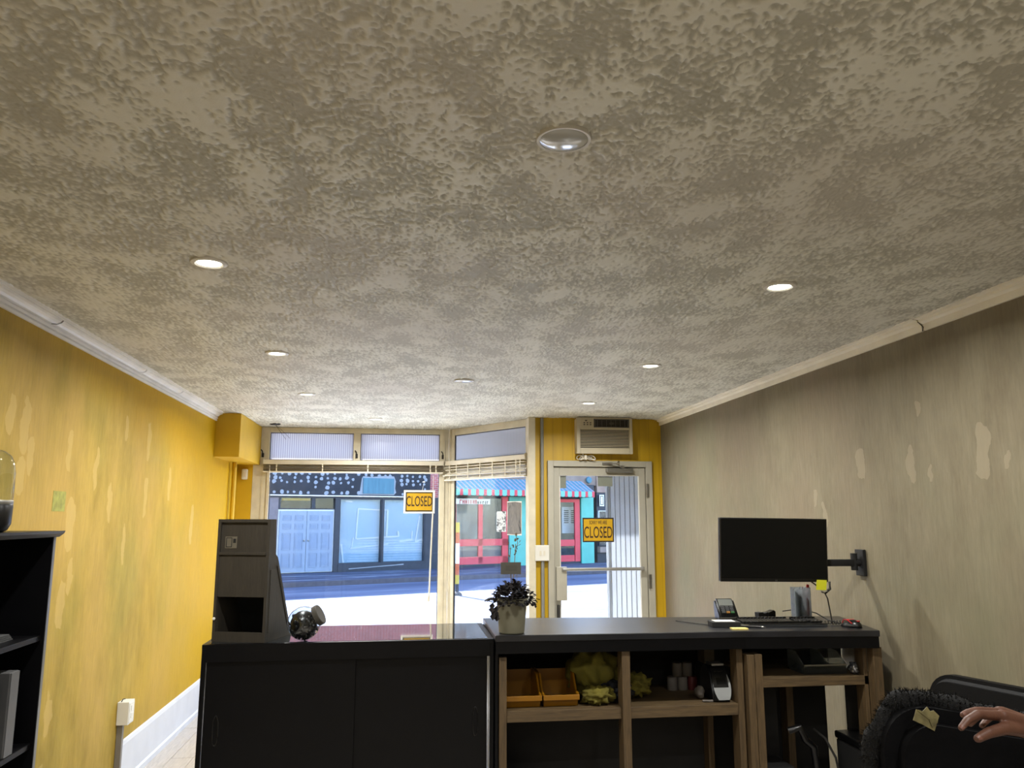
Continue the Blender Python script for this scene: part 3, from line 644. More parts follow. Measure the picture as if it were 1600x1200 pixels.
# double doors
dd = part('door_frame', m_trimw, sh, -4.34, -2.44, .02, .1, -.11, 1.95, lab='white frame around the double doors')
for i, u0 in enumerate((-4.29, -3.38)):
    d_ = part('door', m_bdoor, sh, u0, u0 + .89, -.02, .02, -.09, 1.90)
    for cxx in (.10, .50):
        for (z0, z1) in ((.05, .52), (.62, 1.18), (1.30, 1.48), (1.58, 1.76)):
            bm = B(); frame(bm, u0 + cxx, u0 + cxx + .29, z0, z1, .022, -.034, -.02); bx(bm, u0 + cxx + .04, u0 + cxx + .25, -.028, -.02, z0 + .04, z1 - .04); obj('door_panel', bm, m_bdsh, d_)
    lathe_ = lathe(B(), [(.001, 0), (.03, .01), (.03, .03), (.001, .04)], 10); o = obj('door_knob', lathe_, m_metal, d_, loc=(u0 + (.83 if i == 0 else .06), -.02, .93), rot=(PI / 2, 0, 0))
bm = B(); bx(bm, -4.36, -4.28, -.01, .2, 1.95, 2.33); bx(bm, -3.24, -3.12, -.01, .2, 1.95, 2.33); bx(bm, -2.44, -2.28, -.06, .2, -.13, 2.33); bx(bm, -4.36, -2.44, -.01, .2, 1.95, 1.985); obj('transom_frame', bm, m_dkf, sh)
part('transom_glass', m_shopglass, sh, -4.28, -3.24, .04, .05, 1.985, 2.33); part('transom_glass', m_shopglass, sh, -3.12, -2.44, .04, .05, 1.985, 2.33)
part('yellow_strip', m_sign, sh, -4.2, -3.26, .12, .14, 2.24, 2.32, lab='yellow strip behind the transom glass')
part('dark_interior', M('shop_dark_interior', (96, 98, 100), .8, var=.2), sh, -4.36, 1.58, .9, 1.0, -.13, 2.40)
part('interior_floor', m_dkf, sh, -4.36, 1.6, .1, 1.0, -.13, .0)
# show windows
for (u0, u1) in ((-2.27, -.735), (-.675, .925)):
    f_ = B(); frame(f_, u0, u1, .13, 2.33, .03, -.03, .1); fo = obj('show_window', f_, m_dkf, sh)
    obj('pane', box(u0 + .03, u1 - .03, .02, .03, .16, 2.30), m_shopglass, fo)
part('mullion', m_dkf, sh, -.735, -.675, -.06, .12, .13, 2.33)
bm = B(); bx(bm, -2.28, 1.62, -.08, .2, -.13, .13); obj('stall_riser', bm, m_dkf, sh)
bm = B(); prism(bm, [(-1.9, -.02), (-.2, .06), (.1, .085), (.1, .045), (-.9, .0), (-1.9, -.05)], -.09, -.08, 'y'); o = obj('riser_strip', bm, m_glue, sh); o['label'] = 'pale strip along the stall riser'
# panels and bars standing in for the building reflected in the show windows
part('reflection_panel', m_refl, sh, -2.26, .92, .16, .20, .13, 2.33, lab='pale blue panel standing in for the window reflection')
bm = B(); bx(bm, -2.2, .90, .152, .16, .17, .95); obj('lower_reflection', bm, m_refl2, sh)
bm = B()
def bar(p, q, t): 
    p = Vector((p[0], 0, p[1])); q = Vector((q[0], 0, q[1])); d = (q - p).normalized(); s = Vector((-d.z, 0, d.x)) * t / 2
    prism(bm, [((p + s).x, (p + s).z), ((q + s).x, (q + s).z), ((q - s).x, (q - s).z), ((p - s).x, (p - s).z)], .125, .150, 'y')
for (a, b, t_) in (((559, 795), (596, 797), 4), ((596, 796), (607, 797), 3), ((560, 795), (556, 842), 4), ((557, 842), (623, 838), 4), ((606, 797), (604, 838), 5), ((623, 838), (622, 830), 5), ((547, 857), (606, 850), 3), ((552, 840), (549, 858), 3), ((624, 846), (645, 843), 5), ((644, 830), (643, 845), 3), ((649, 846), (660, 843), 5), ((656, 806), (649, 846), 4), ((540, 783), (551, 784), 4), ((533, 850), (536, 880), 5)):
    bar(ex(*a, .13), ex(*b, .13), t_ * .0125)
obj('reflected_trim', bm, m_trimw, sh)
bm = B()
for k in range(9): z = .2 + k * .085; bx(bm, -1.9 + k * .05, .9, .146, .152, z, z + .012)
obj('reflected_siding_line', bm, m_trimw, sh)

# awning shop
aw = thing('shop_building', 'turquoise and pink shop under a striped awning across the street', 'building', OE, PH)
m_tq = M('turquoise_paint', (100, 200, 182), .5, var=.05, sc=3); m_pk = M('pink_paint', (240, 76, 86), .5, var=.05)
m_abl = M('awning_blue', (110, 186, 206), .7, var=.08); m_alv = M('awning_lavender', (226, 206, 214), .7, var=.08); m_vt = M('valence_turquoise', (140, 220, 196), .7, var=.05); m_vp = M('valence_pink', (232, 80, 92), .7, var=.05)
m_greyb = M('grey_render', (190, 166, 152), .85, var=.15, sc=1.5)
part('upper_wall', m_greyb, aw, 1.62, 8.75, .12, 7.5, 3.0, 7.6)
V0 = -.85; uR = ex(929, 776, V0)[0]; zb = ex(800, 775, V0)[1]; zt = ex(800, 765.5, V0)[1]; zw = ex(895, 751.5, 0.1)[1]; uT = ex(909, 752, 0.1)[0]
uL = 1.70; n_ = 31; st = (uR - uL) / n_
bl_, lv_ = B(), B()
for i in range(n_):
    t0, t1 = i / n_, (i + 1) / n_
    for j, (bm_, fa, fb) in enumerate(((bl_, 0, .62), (lv_, .62, 1.0))):
        a = t0 + (t1 - t0) * fa; b = t0 + (t1 - t0) * fb
        ua, ub = uL + (uR - uL) * a, uL + (uR - uL) * b; ta, tb = uL + (uT - uL) * a, uL + (uT - uL) * b
        vs = [bm_.verts.new(p) for p in ((ua, V0, zt), (ub, V0, zt), (tb, .11, zw), (ta, .11, zw), (ua, V0, zt - .02), (ub, V0, zt - .02), (tb, .11, zw - .02), (ta, .11, zw - .02))]
        for q in ((0, 1, 2, 3), (7, 6, 5, 4), (0, 4, 5, 1), (1, 5, 6, 2), (2, 6, 7, 3), (3, 7, 4, 0)): bm_.faces.new([vs[k] for k in q])
obj('awning_blue_stripes', bl_, m_abl, aw); obj('awning_lavender_stripes', lv_, m_alv, aw)
# valence flaps
nf = 38; fl_w = (uR - uL) / nf
me_t = me_p = None
for i in range(nf):
    pk = i % 2 == 1; wd = fl_w * (0.78 if pk else 1.22)
    u0 = uL + (i // 2) * 2 * fl_w + (fl_w * 1.22 if pk else 0)
    me = me_p if pk else me_t
    if me is None:
        bm = B(); prism(bm, [(0, 0), (wd, 0), (wd, -(zt - zb) * .86), (wd * .8, -(zt - zb)), (wd * .2, -(zt - zb)), (0, -(zt - zb) * .86)], -.012, 0, 'y'); o = obj('valence_flap', bm, m_vp if pk else m_vt, aw, loc=(u0, V0, zt)); me = o.data
        if pk: me_p = me
        else: me_t = me
    else: o = obj('valence_flap', me, m_vp if pk else m_vt, aw, loc=(u0, V0, zt))
bm = B(); prism(bm, [(V0, zt), (.11, zw), (.11, zb), (V0, zb)], uR - .005, uR + .01, 'x'); o = obj('awning_side', bm, m_vt, aw)
# shopfront
def rect(px0, py0, px1, py1, v0, v1, m, name, p, lab=None):
    a = ex(px0, py0, v0); b = ex(px1, py1, v0); z0, z1 = sorted((a[1], b[1]))
    return part(name, m, p, a[0], b[0], v0, v1, z0, z1, lab=lab)
for nm, r_ in (('post', (706, 780, 712, 880)), ('post', (748, 776, 754, 880)), ('post', (785, 776, 794, 880)), ('rail', (706, 843, 794, 852)), ('rail', (706, 871, 794, 880)),
               ('post', (822, 776, 834, 882)), ('post', (898, 780, 907, 877)), ('rail', (834, 779, 898, 785)), ('rail', (834, 844, 898, 853)), ('rail', (834, 869, 898, 877)), ('post', (866, 785, 872, 870))):
    rect(*r_, .0, .08, m_pk, 'pink_' + nm, aw)
rect(796, 776, 822, 886, -.05, .15, m_tq, 'turquoise_pillar', aw); rect(908, 776, 929, 885, -.05, .15, m_tq, 'turquoise_pillar', aw)
a = ex(706, 881, .03); part('stall_riser', m_dkf, aw, 1.62, 8.0, .02, .2, -.13, a[1]);
b = ex(706, 776, .1); part('header_board', m_dkf, aw, 1.62, 8.6, .05, .2, b[1], 3.02)
part('glass_pane', m_shopglass, aw, 1.7, 4.45, .04, .05, .0, 2.4); part('glass_pane', m_shopglass, aw, 5.3, 7.9, .04, .05, 0, 2.4)
m_int = N('dim_interior'); m_int.put(m_int.ramp(m_int.noise(2.2, 5, m_int.co((1.6, 1, .8)), .6), [(.35, lin((92, 100, 106))), (.55, lin((132, 140, 146))), (.7, lin((160, 176, 172)))]), m_int.b.inputs['Base Color'])
part('interior_floor', m_dkf, aw, 1.64, 8.6, .2, .9, -.13, .0); part('shop_interior', m_int.m, aw, 1.64, 8.6, .9, 1.0, -.1, 3.0)
rect(712, 852, 748, 871, .12, .16, m_greyb, 'lower_panel', aw); rect(754, 852, 786, 871, .12, .16, m_greyb, 'lower_panel', aw)
sg = rect(712, 779, 766, 788, -.035, -.02, m_paper, 'banner', aw, 'white banner with red and black lettering')
m_red = M('banner_red', (190, 52, 62), .6, var=0)
a = ex(713, 787, -.04); b = ex(766, 787, -.04); bmr, bmk = B(), B(); rq = random.Random(5); u = a[0] + .03
while u < b[0] - .08:
    bmx = bmr if u < a[0] + (b[0] - a[0]) * .6 else bmk; h = .15 if bmx is bmr else .10; wd = rq.uniform(.05, .09)
    ty = rq.randint(0, 3)
    if ty == 0: bx(bmx, u, u + .022, -.045, -.036, a[1], a[1] + h); bx(bmx, u, u + wd, -.045, -.036, a[1] + h - .03, a[1] + h)
    elif ty == 1: bx(bmx, u, u + .02, -.045, -.036, a[1], a[1] + h); bx(bmx, u + wd - .02, u + wd, -.045, -.036, a[1], a[1] + h); bx(bmx, u, u + wd, -.045, -.036, a[1] + h * .4, a[1] + h * .6)
    elif ty == 2: frame(bmx, u, u + wd, a[1], a[1] + h, .02, .012, .02)
    else: bx(bmx, u + wd * .3, u + wd * .3 + .025, -.045, -.036, a[1], a[1] + h)
    u += wd + .035
obj('banner_lettering', bmr, m_red, sg); obj('banner_lettering', bmk, m_gask, sg)
# window shutters seen through the shop door
f_ = rect(878, 792, 905, 833, .5, .54, m_trimw, 'shutter_frame', aw)
m_lv = M('shutter_gap_grey', (70, 84, 88), .7)
for k in range(7):
    for (pa, pb) in ((881.5, 888.5), (892.5, 901)):
        rect(pa, 797 + k * 3.1, pb, 798.8 + k * 3.1, .485, .5, m_lv, 'shutter_gap', aw)
rect(776, 801, 793, 829, .15, .18, m_paper, 'window_notice', aw)
lt = ex(923, 750, -.1); bm = lathe(B(), [(0, 0), (.10, .02), (.14, .06), (.12, .12), (0, .14)], 16, (0, 0, 0)); o = obj('wall_lamp', bm, m_tealp.m, aw, True, loc=(lt[0], .1, lt[1]), rot=(PI / 2, 0, 0))
# right neighbour
rb = thing('brick_building', 'grey-brown building right of the turquoise shop across the street', 'building', OE, PH)
part('upper_wall', M('rosy_grey_render', (214, 178, 158), .85, var=.12, sc=2), rb, 8.76, 22, .05, 7.5, 2.72, 7.6)
part('ground_wall', m_dkf, rb, 8.76, 22, .1, .6, -.13, 2.72)
for k in range(4):
    for j in range(2):
        bm = B(); x0 = 8.8 + k * .62; z0 = .55 + j * .72; frame(bm, x0, x0 + .6, z0, z0 + .7, .03, .02, .1); fo = obj('window_frame', bm, m_trimw if j else m_dkf, rb)
        obj('pane', box(x0 + .03, x0 + .57, .06, .07, z0 + .03, z0 + .67), m_shopglass, fo)
part('ledge', m_greyb, rb, 8.76, 13, -.1, .1, .28, .50); part('plinth', m_trimw, rb, 8.76, 13, -.05, .1, .75, .83)
o = part('shop_plaque', m_paper, rb, 8.83, 9.06, -.02, .0, 2.15, 2.62); 
bm = B(); frame(bm, 8.87, 9.02, 2.2, 2.57, .025, -.026, -.02); obj('plaque_lettering', bm, m_gask, rb)

# marker post on the near road side
mp = thing('marker_post', 'yellow orange and white banded marker post at the road side', 'post', (1.435, 20.5, -.25))
m_or = M('reflective_orange', (236, 108, 42), .5, var=.03); m_yl = M('reflective_yellow', (240, 206, 50), .5, var=.03)
for (z0, z1, m_) in ((.28, .50, m_yl), (.50, .78, m_or), (.78, 1.28, m_paper), (1.28, 1.55, m_or), (1.55, 1.80, m_yl)):
    obj('band', lathe(B(), [(0, z0), (.052, z0), (.052, z1), (0, z1)], 14), m_, mp, True)
obj('post_foot', lathe(B(), [(0, 0), (.13, 0), (.11, .05), (.04, .10), (.04, .28), (0, .28)], 14), m_gask, mp, True)

# folding gate in the alcove
fg = thing('folding_gate', 'white accordion folding gate drawn to the right behind the door glass', 'gate', (0, 7.98, -.02))
m_gate = M('gate_white', (176, 178, 180), .45, var=.04, sc=3)
_t = m_gate.node_tree; _tl = _t.nodes.new('ShaderNodeBsdfTranslucent'); _tl.inputs[0].default_value = (.75, .76, .78, 1); _mx = _t.nodes.new('ShaderNodeMixShader'); _mx.inputs[0].default_value = .42
_t.links.new(_t.nodes['Principled BSDF'].outputs[0], _mx.inputs[1]); _t.links.new(_tl.outputs[0], _mx.inputs[2]); _t.links.new(_mx.outputs[0], _t.nodes['Material Output'].inputs[0])
xs_ = [2.072, 2.090, 2.112, 2.162, 2.212, 2.264, 2.316, 2.368, 2.418]
for i in range(len(xs_) - 1):
    a, b = xs_[i], xs_[i + 1]; bm = B()
    prism(bm, [(a, .006), (a + .006, .0), (b - .006, .0), (b, .006), (b, .014), (a, .014)], .01, (2.04 if i < 2 else 2.42), 'z'); obj('gate_slat', bm, m_gate, fg)
    obj('slat_seam', box(b - .002, b + .002, -.001, .0055, .01, (2.04 if i < 2 else 2.42)), m_metal, fg)
bm = B()
for x, top in ((2.070, 2.04), (2.102, 2.04)): tube(bm, [(x, -.006, 0.01), (x, -.006, top)], .009, 8)
tube(bm, [(2.43, .02, .01), (2.43, .02, 2.42)], .015, 8); obj('gate_post', bm, m_gate, fg)

# ================================================================== COUNTERS
# glass-topped showcase, its back towards us
sc = thing('display_case', 'black glass-topped display case seen from behind, left of the counter', 'display case', (-.215, 3.95, 0))
X0, X1 = -.685, .668
X0, X1 = -.675, .672
bm = B(); d_ = .60
bx(bm, X0, X0 + .02, .0, d_, 0, 1.06, .002); bx(bm, X1 - .02, X1, 0, d_, 0, 1.06, .002); bx(bm, X0 + .02, X1 - .02, .02, d_, .04, .10); bx(bm, X0 + .02, X1 - .02, 0, .05, 0, .08); bx(bm, X0 + .02, X1 - .02, 0, .03, 1.0, 1.06)
obj('body', bm, m_black, sc)
for i, (a, b, y) in enumerate(((X0 + .022, .02, .012), (-.02, X1 - .03, .026))):
    dr = obj('sliding_door', box(a, b, y, y + .010, .085, 1.0, bev=.001), m_black, sc)
    hx = a + .055 if i == 0 else b - .055
    lo_ = []
    bm = B()
    for k in range(16): a_ = k * 2 * PI / 16; lo_.append((hx + .012 * math.cos(a_), y - .001, .70 + .045 * math.sin(a_) + (.02 if math.sin(a_) > 0 else -.02)))
    tube(bm, lo_, .0025, 6, True); o = obj('finger_pull', bm, m_blackgl, dr)
obj('edge_strip', box(X1 - .026, X1 - .023, -.002, .0, .085, 1.0), m_metal, sc)
bm = B(); t_ = .028; z0, z1 = 1.06, 1.078
bx(bm, X0, X1, 0, t_, z0, z1); bx(bm, X0, X1, d_ - .012, d_, z0, z1); bx(bm, X0, X0 + t_, t_, d_ - .012, z0, z1); bx(bm, X1 - t_, X1, t_, d_ - .012, z0, z1); obj('top_frame', bm, m_black, sc)
gm_ = N('showcase_top_glass'); gm_.b.inputs['Base Color'].default_value = lin((30, 34, 36)); gm_.b.inputs['Roughness'].default_value = .03; gm_.b.inputs['IOR'].default_value = 1.8; gm_.b.inputs['Specular IOR Level'].default_value = .7
o = obj('glass_top', box(X0 + t_, X1 - t_, t_, d_ - .012, z0, z1 + .001), gm_.m, sc); o['label'] = 'reflecting glass top'
o = obj('corner_light', box(X0 + .1, X1 - .1, .3, .32, .55, .56), m_glassf, sc); o.name = 'glass_shelf'

# black topped pine counter
ct = thing('counter', 'long black-topped counter with a pine stud frame and open shelves', 'counter', (1.42, 4.1, 0))
def L(x, y): return (x - 1.42, y - 4.1)
bm = B(); prism(bm, [L(.458, 3.90), L(1.70, 3.885), L(2.375, 3.815), L(2.497, 4.40), L(.468, 4.58)], 1.07, 1.10, 'z'); bmesh.ops.bevel(bm, geom=list(bm.edges), offset=.003, segments=1, affect='EDGES')
obj('worktop', bm, m_top, ct)
bm = B(); prism(bm, [L(.462, 3.905), L(1.70, 3.89), L(2.37, 3.82), L(2.37, 3.838), L(1.70, 3.908), L(.462, 3.923)], 1.015, 1.07, 'z'); obj('apron', bm, m_black, ct)
bm = B(); bx(bm, *L(.462, 0)[:1], .475 - 1.42, 3.93 - 4.1, 4.57 - 4.1, 0, 1.07); obj('side_panel', bm, m_black, ct)
bm = B(); bx(bm, .475 - 1.42, 2.395 - 1.42, .325, .340, .0, 1.068); obj('front_panel', bm, m_ply, ct)
bm = B(); bx(bm, 2.335 - 1.42, 2.492 - 1.42, .0, .012, .0, .85); bx(bm, 2.335 - 1.42, 2.492 - 1.42, .30, .312, .872, 1.068); obj('end_board', bm, m_ply, ct)
def stud(x0, x1, y0, y1, z0, z1, m=m_pine, nm='stud'): return obj(nm, box(x0 - 1.42, x1 - 1.42, y0 - 4.1, y1 - 4.1, z0, z1, bev=.002), m, ct)
stud(.480, .516, 3.925, 4.01, 0, .995)
stud(1.077, 1.118, 3.91, 3.995, 0, 1.016)
stud(1.668, 1.700, 3.93, 4.015, 0, 1.012); stud(1.708, 1.746, 3.895, 3.98, 0, .985); stud(1.748, 1.786, 3.893, 3.978, 0, .987)
stud(2.325, 2.346, 3.90, 3.98, .575, 1.015); stud(2.347, 2.395, 3.845, 3.90, .575, 1.015)
stud(.480, .516, 4.35, 4.42, 0, 1.06); stud(1.668, 1.70, 4.35, 4.42, 0, 1.06); stud(2.12, 2.16, 4.34, 4.42, 0, .85)
o = stud(.517, 1.076, 3.93, 3.968, .698, .75, m_pineh, 'rail'); stud(1.119, 1.667, 3.93, 3.968, .698, .75, m_pineh, 'rail'); stud(1.787, 2.346, 3.90, 3.938, .828, .872, m_pineh, 'rail')
stud(.517, 1.667, 3.969, 4.42, .732, .75, m_pineh, 'shelf_board'); stud(1.787, 2.34, 3.939, 4.40, .854, .872, m_pineh, 'shelf_board')
stud(1.787, 2.02, 4.25, 4.27, .0, .828, m_ply, 'divider_board')
bm = B(); bx(bm, -.955, -.945, -.205, -.2, 0, 0.01)
bm.free()
bx_ = thing('drawer_box', 'black box with a dull rim under the right counter post', 'box', (2.36, 3.93, 0))
obj('body', box(-.11, .12, -.12, .15, 0, .535, bev=.01), m_blackmat, bx_); obj('lid', box(-.115, .125, -.125, .155, .536, .572, bev=.008), m_blackgl, bx_)

# yellow bins
def bin_(x, y, z, w_, label):
    t = thing('storage_bin', label, 'bin', (x, y, z), 0, 'yellow bins on the counter shelf')
    h = .13; dp = .26; bm = B(); tk = .004
    # front lip low, sides rising to the back
    def side(xa, xb):
        prism(bm, [(0, .0), (dp, 0), (dp, h), (.10, h), (.035, .06), (-.02, .052)], xa, xb, 'x')
    side(-w_ / 2, -w_ / 2 + tk); side(w_ / 2 - tk, w_ / 2)
    bx(bm, -w_ / 2, w_ / 2, 0, dp, 0, tk); bx(bm, -w_ / 2, w_ / 2, dp - tk, dp, 0, h)
    prism(bm, [(0, .0), (.0 + tk, .0), (-.02 + tk, .052), (-.02, .052)], -w_ / 2, w_ / 2, 'x')
    obj('body', bm, m_yplast, t)
    bm = B(); bx(bm, -w_ / 2 - .004, w_ / 2 + .004, -.030, -.019, .032, .056, .002)
    for s in (-1, 1): tube(bm, [(s * w_ / 2, -.02, .054), (s * w_ / 2, .035, .062), (s * w_ / 2, .10, h), (s * w_ / 2, dp, h)], .006, 6)
    obj('rim', bm, m_yplast, t); return t
bin_(.605, 4.0, .751, .17, 'yellow plastic bin on the counter shelf against the left stud')
bin_(.790, 4.0, .751, .17, 'yellow plastic bin on the counter shelf beside the hi-vis clothing')

def lump(name, c, r, m, parent=None, seed=0, amp=.25, fr=3.0, sub=4, flat=True, z0=None):
    from mathutils import noise
    bm = B(); bmesh.ops.create_icosphere(bm, subdivisions=sub, radius=1)
    for v in bm.verts:
        p = v.co.copy(); d = 1 + amp * noise.noise(p * fr + Vector((seed, seed * 2.3, 0))) + amp * .5 * noise.noise(p * fr * 2.7 + Vector((seed, 0, 5)))
        q = Vector((p.x * r[0] * d, p.y * r[1] * d, p.z * r[2] * d)); v.co = Vector(c) + q
        if z0 is not None and v.co.z < z0: v.co.z = z0
    return obj(name, bm, m, parent, 'all')
hv = thing('hivis_clothing', 'crumpled yellow hi-vis clothing heap on the counter shelf', 'clothing', (1.062, 4.10, .752))
lump('jacket_body', (-.07, .06, .125), (.125, .10, .125), m_cloth_y, hv, 1, .35, 2.4, z0=.0)
lump('sleeve', (-.08, -.08, .035), (.075, .055, .045), m_cloth_y, hv, 2, .6, 3.2, z0=.0)
lump('sleeve', (.135, .02, .06), (.085, .07, .055), m_cloth_y, hv, 6, .6, 3.0, z0=.0)
o = lump('dark_lining', (.02, -.03, .045), (.085, .07, .05), m_cloth_d, hv, 3, .3, 2.5, z0=.0); o['label'] = 'dark navy lining'
o = text('~', .05, m_gask, 'printed_mark', hv, (-.03, -.06, .15), (PI / 2, 0, 0)); bpy.data.objects.remove(o)
# rolls
m_roll = M('roll_paper', (104, 98, 92), .7, var=.04)
k = 0
for (px, zz) in ((1067, 0), (1082, 0), (1096, 0), (1078, 1), (1094, 1)):
    c0 = at(px, 1060, 4.28); z = .751 + zz * .071
    names = {0: 'leftmost in the lower row', 1: 'middle of the lower row', 2: 'rightmost of the lower row', 3: 'left one on top', 4: 'right one on top'}
    tag(obj('paper_roll', lathe(B(), [(.008, 0), (.026, 0), (.027, .002), (.027, .066), (.026, .068), (.008, .068), (.008, 0)], 20), M('roll_red', (84, 24, 26), .6) if k == 2 else m_roll, None, True, loc=(1.452 + (k % 3) * .056 + (0.028 if k > 2 else 0), 4.28, z)), ('dark red roll on the counter shelf, ' if k == 2 else 'whitish paper roll on the counter shelf, ') + names[k], 'roll', 'paper rolls on the shelf')
    k += 1
# label printer
lp = thing('label_printer', 'black label printer with a rounded light grey front on the counter shelf', 'printer', (1.60, 4.02, .751))
bm = B()
prof = [(-.05, .0), (.12, .0), (.13, .03), (.125, .12), (.08, .165), (.02, .165), (-.01, .14), (-.045, .06), (-.055, .02)]
prism(bm, prof, -.045, .05, 'x'); bmesh.ops.bevel(bm, geom=list(bm.edges), offset=.008, segments=2, affect='EDGES'); obj('body', bm, m_blackgl, lp, True)
def fr_(i, j):
    t = j; x = (i - .5) * .092 * math.sin(PI * min(max(.12 + t * .80, 0), 1)) ** .5 + .008
    y = -.057 + .062 * t ** 1.2; z = .012 + t * .135; return (x, y - .006, z)
grid('face_plate', fr_, 8, 14, M('printer_grey', (140, 142, 142), .4, var=.03), lp)
def fr2(i, j):
    t = .52 + j * .44; x = (i - .5) * .05 + .008; return (x, -.057 + .062 * t ** 1.2 - .0085, .012 + t * .135)
grid('paper_window', fr2, 2, 6, m_screen, lp)
obj('label_exit', box(-.035, .03, -.02, .06, .168, .178, bev=.002), m_metal, lp)
obj('face_lettering', box(-.018, .034, -.0445, -.043, .075, .079), m_gask, lp, rot=(-.2, 0, 0))
tag(obj('marker_pen', tube(B(), [(1.505, 3.985, .757), (1.555, 3.975, .757)], .0055, 10), m_roll), 'white and red marker pen lying in front of the label printer', 'pen')
tag(lump('tape_dispenser', (1.515, 4.05, .786), (.025, .03, .03), m_roll, None, 9, .3, 2, 3), 'small whitish tape roll left of the label printer', 'tape')
tag(obj('cardboard_box', box(1.605, 1.66, 4.20, 4.30, .893, 1.0), M('dim_card', (90, 80, 66), .8)), 'small dark carton stacked high behind the label printer', 'box')
tag(obj('carton', box(1.60, 1.664, 4.19, 4.33, .898 - .145, .892), M('dim_card2', (40, 38, 36), .8)), 'dark carton under the small box behind the label printer', 'box')
# clear bins
m_clear = glassm('clear_plastic', (.62, .64, .64), 1.0, .2, .5)
for i, (x, w_, lab) in enumerate(((2.10, .13, 'clear plastic bin on the upper right counter shelf, on the left'), (2.215, .10, 'clear plastic bin on the upper right counter shelf, near the foil'))):
    t = thing('clear_bin', lab, 'bin', (x, 3.97, .873), 0, 'clear bins on the counter shelf'); bm = B(); h = .10
    for s in (-1, 1):
        a = s * w_ / 2; prism(bm, [(0, 0), (.16, 0), (.16, h), (.07, h), (-.015, .045)], min(a, a - s * .003), max(a, a - s * .003), 'x')
    bx(bm, -w_ / 2, w_ / 2, 0, .16, 0, .003); bx(bm, -w_ / 2, w_ / 2, .157, .16, 0, h); bx(bm, -w_ / 2, w_ / 2, -.014, -.010, 0, .045); obj('body', bm, m_clear, t)
    bm = B(); bx(bm, -w_ / 2, w_ / 2, -.018, -.010, .04, .047); obj('rim', bm, m_metal, t)
tag(lump('crumpled_foil', (2.297, 3.95, .897), (.022, .03, .026), M('foil', (170, 170, 175), .25, .8), None, 4, .8, 4, 3, z0=.873), 'small crumpled foil ball on the upper right counter shelf', 'foil')
pa = thing('power_adapter', 'grey power adapter on the upper right counter shelf behind the clear bins', 'adapter', (2.20, 4.16, .873)); obj('body', box(-.03, .02, 0, .05, .0, .125, bev=.005), M('adapter_grey', (120, 122, 124), .4), pa); obj('prong', box(-.08, -.03, .02, .03, .10, .115), m_metal, pa)
# under counter
pc = thing('computer_tower', 'black computer tower with a blue light under the counter', 'computer', (1.90, 4.02, 0))
obj('case', box(-.09, .09, 0, .21, .0, .42, bev=.006), m_blackmat, pc); obj('front_panel', box(-.085, .085, -.008, -.0005, .01, .41, bev=.003), m_blackgl, pc)
obj('power_light', box(-.035, -.015, -.0095, -.008, .345, .350), emit('blue_led', (90, 70, 255), 3), pc)
bm = tube(B(), [(1.95, 3.99, .60), (2.0, 3.97, .62), (2.03, 3.98, .56), (2.08, 3.99, .52), (2.095, 4.0, .40), (2.09, 4.0, .02)], .018, 10)
tag(obj('vacuum_hose', bm, m_blackgl, None, True), 'thick black hose arching over the computer tower', 'hose')
bm = tube(B(), [(2.115, 4.05, .59), (2.16, 4.02, .55), (2.20, 4.0, .46), (2.225, 4.0, .3), (2.225, 4.02, .01)], .006, 6); tag(obj('cable', bm, m_gask, None, True), 'black cable hanging in the gap at the right end under the counter', 'cable')
tag(lump('crumpled_wrapper', (.60, 4.1, .374), (.035, .04, .03), M('wrapper', (150, 146, 140), .5), None, 8, .8, 3, 3), 'small crumpled white wrapper low under the yellow bins', 'wrapper')
tag(obj('low_carton', box(.54, .74, 4.02, 4.30, 0, .338, bev=.004), m_ply), 'dark carton low under the yellow bins', 'box')

# ---- things on the worktop (z = 1.10)
ZT = 1.10
# plant
pl = thing('potted_plant', 'dark-leaved plant in a pale pot with a card on wires, on the counter', 'plant', (.548, 3.985, ZT + .0005))
obj('pot', lathe(B(), [(0, 0), (.058, 0), (.062, .004), (.074, .150), (.077, .153), (.077, .164), (.071, .164), (.068, .148), (0, .144)], 40), M('pale_pot', (104, 101, 84), .5, var=.04), pl, True)
obj('soil', lathe(B(), [(0, .150), (.069, .148)], 24), M('soil', (40, 30, 24), .95), pl)
m_leaf = M('dark_purple_leaf', (22, 15, 18), .85, var=.3, sc=20); m_twig = M('dry_twig', (120, 104, 78), .8, var=.2)
rp = random.Random(11); bm = B()
def leaf(bm, p, d, l, wd, cup=.3):
    d = Vector(d).normalized(); s = d.cross(Vector((0, 0, 1)));
    if s.length < .05: s = Vector((1, 0, 0))
    s.normalize(); n_ = s.cross(d)
    pts = [(0, 0, 0), (.3, .9, .1), (.55, .55, .12), (.7, 1.0, .1), (1.0, 0, -.12), (.7, -1.0, .1), (.55, -.55, .12), (.3, -.9, .1)]
    V = [bm.verts.new(Vector(p) + d * (a * l) + s * (b * wd / 2) + n_ * (c * l * cup * 2)) for a, b, c in pts]; m_ = bm.verts.new(Vector(p) + d * l * .5 - n_ * l * cup * .2)
    for i in range(8): bm.faces.new((V[i], V[(i + 1) % 8], m_))
for i in range(520):
    a = rp.uniform(0, 2 * PI); e = rp.uniform(-.2, 1.45); r = rp.uniform(.06, .10)
    lob = 1 + .22 * math.sin(a * 3 + .6) * math.cos(e)
    d = Vector((math.cos(a) * math.cos(e), math.sin(a) * math.cos(e), math.sin(e)))
    p = Vector((.004, 0, .150)) + Vector((d.x * r * lob, d.y * r * lob, d.z * r * .82 * (1 + .15 * math.sin(a * 2))))
    leaf(bm, p, Vector((rp.uniform(-1, 1), rp.uniform(-1, 1), rp.uniform(-.9, .7))) + d * .5, rp.uniform(.018, .034), rp.uniform(.016, .026))
o = obj('foliage', bm, m_leaf, pl)
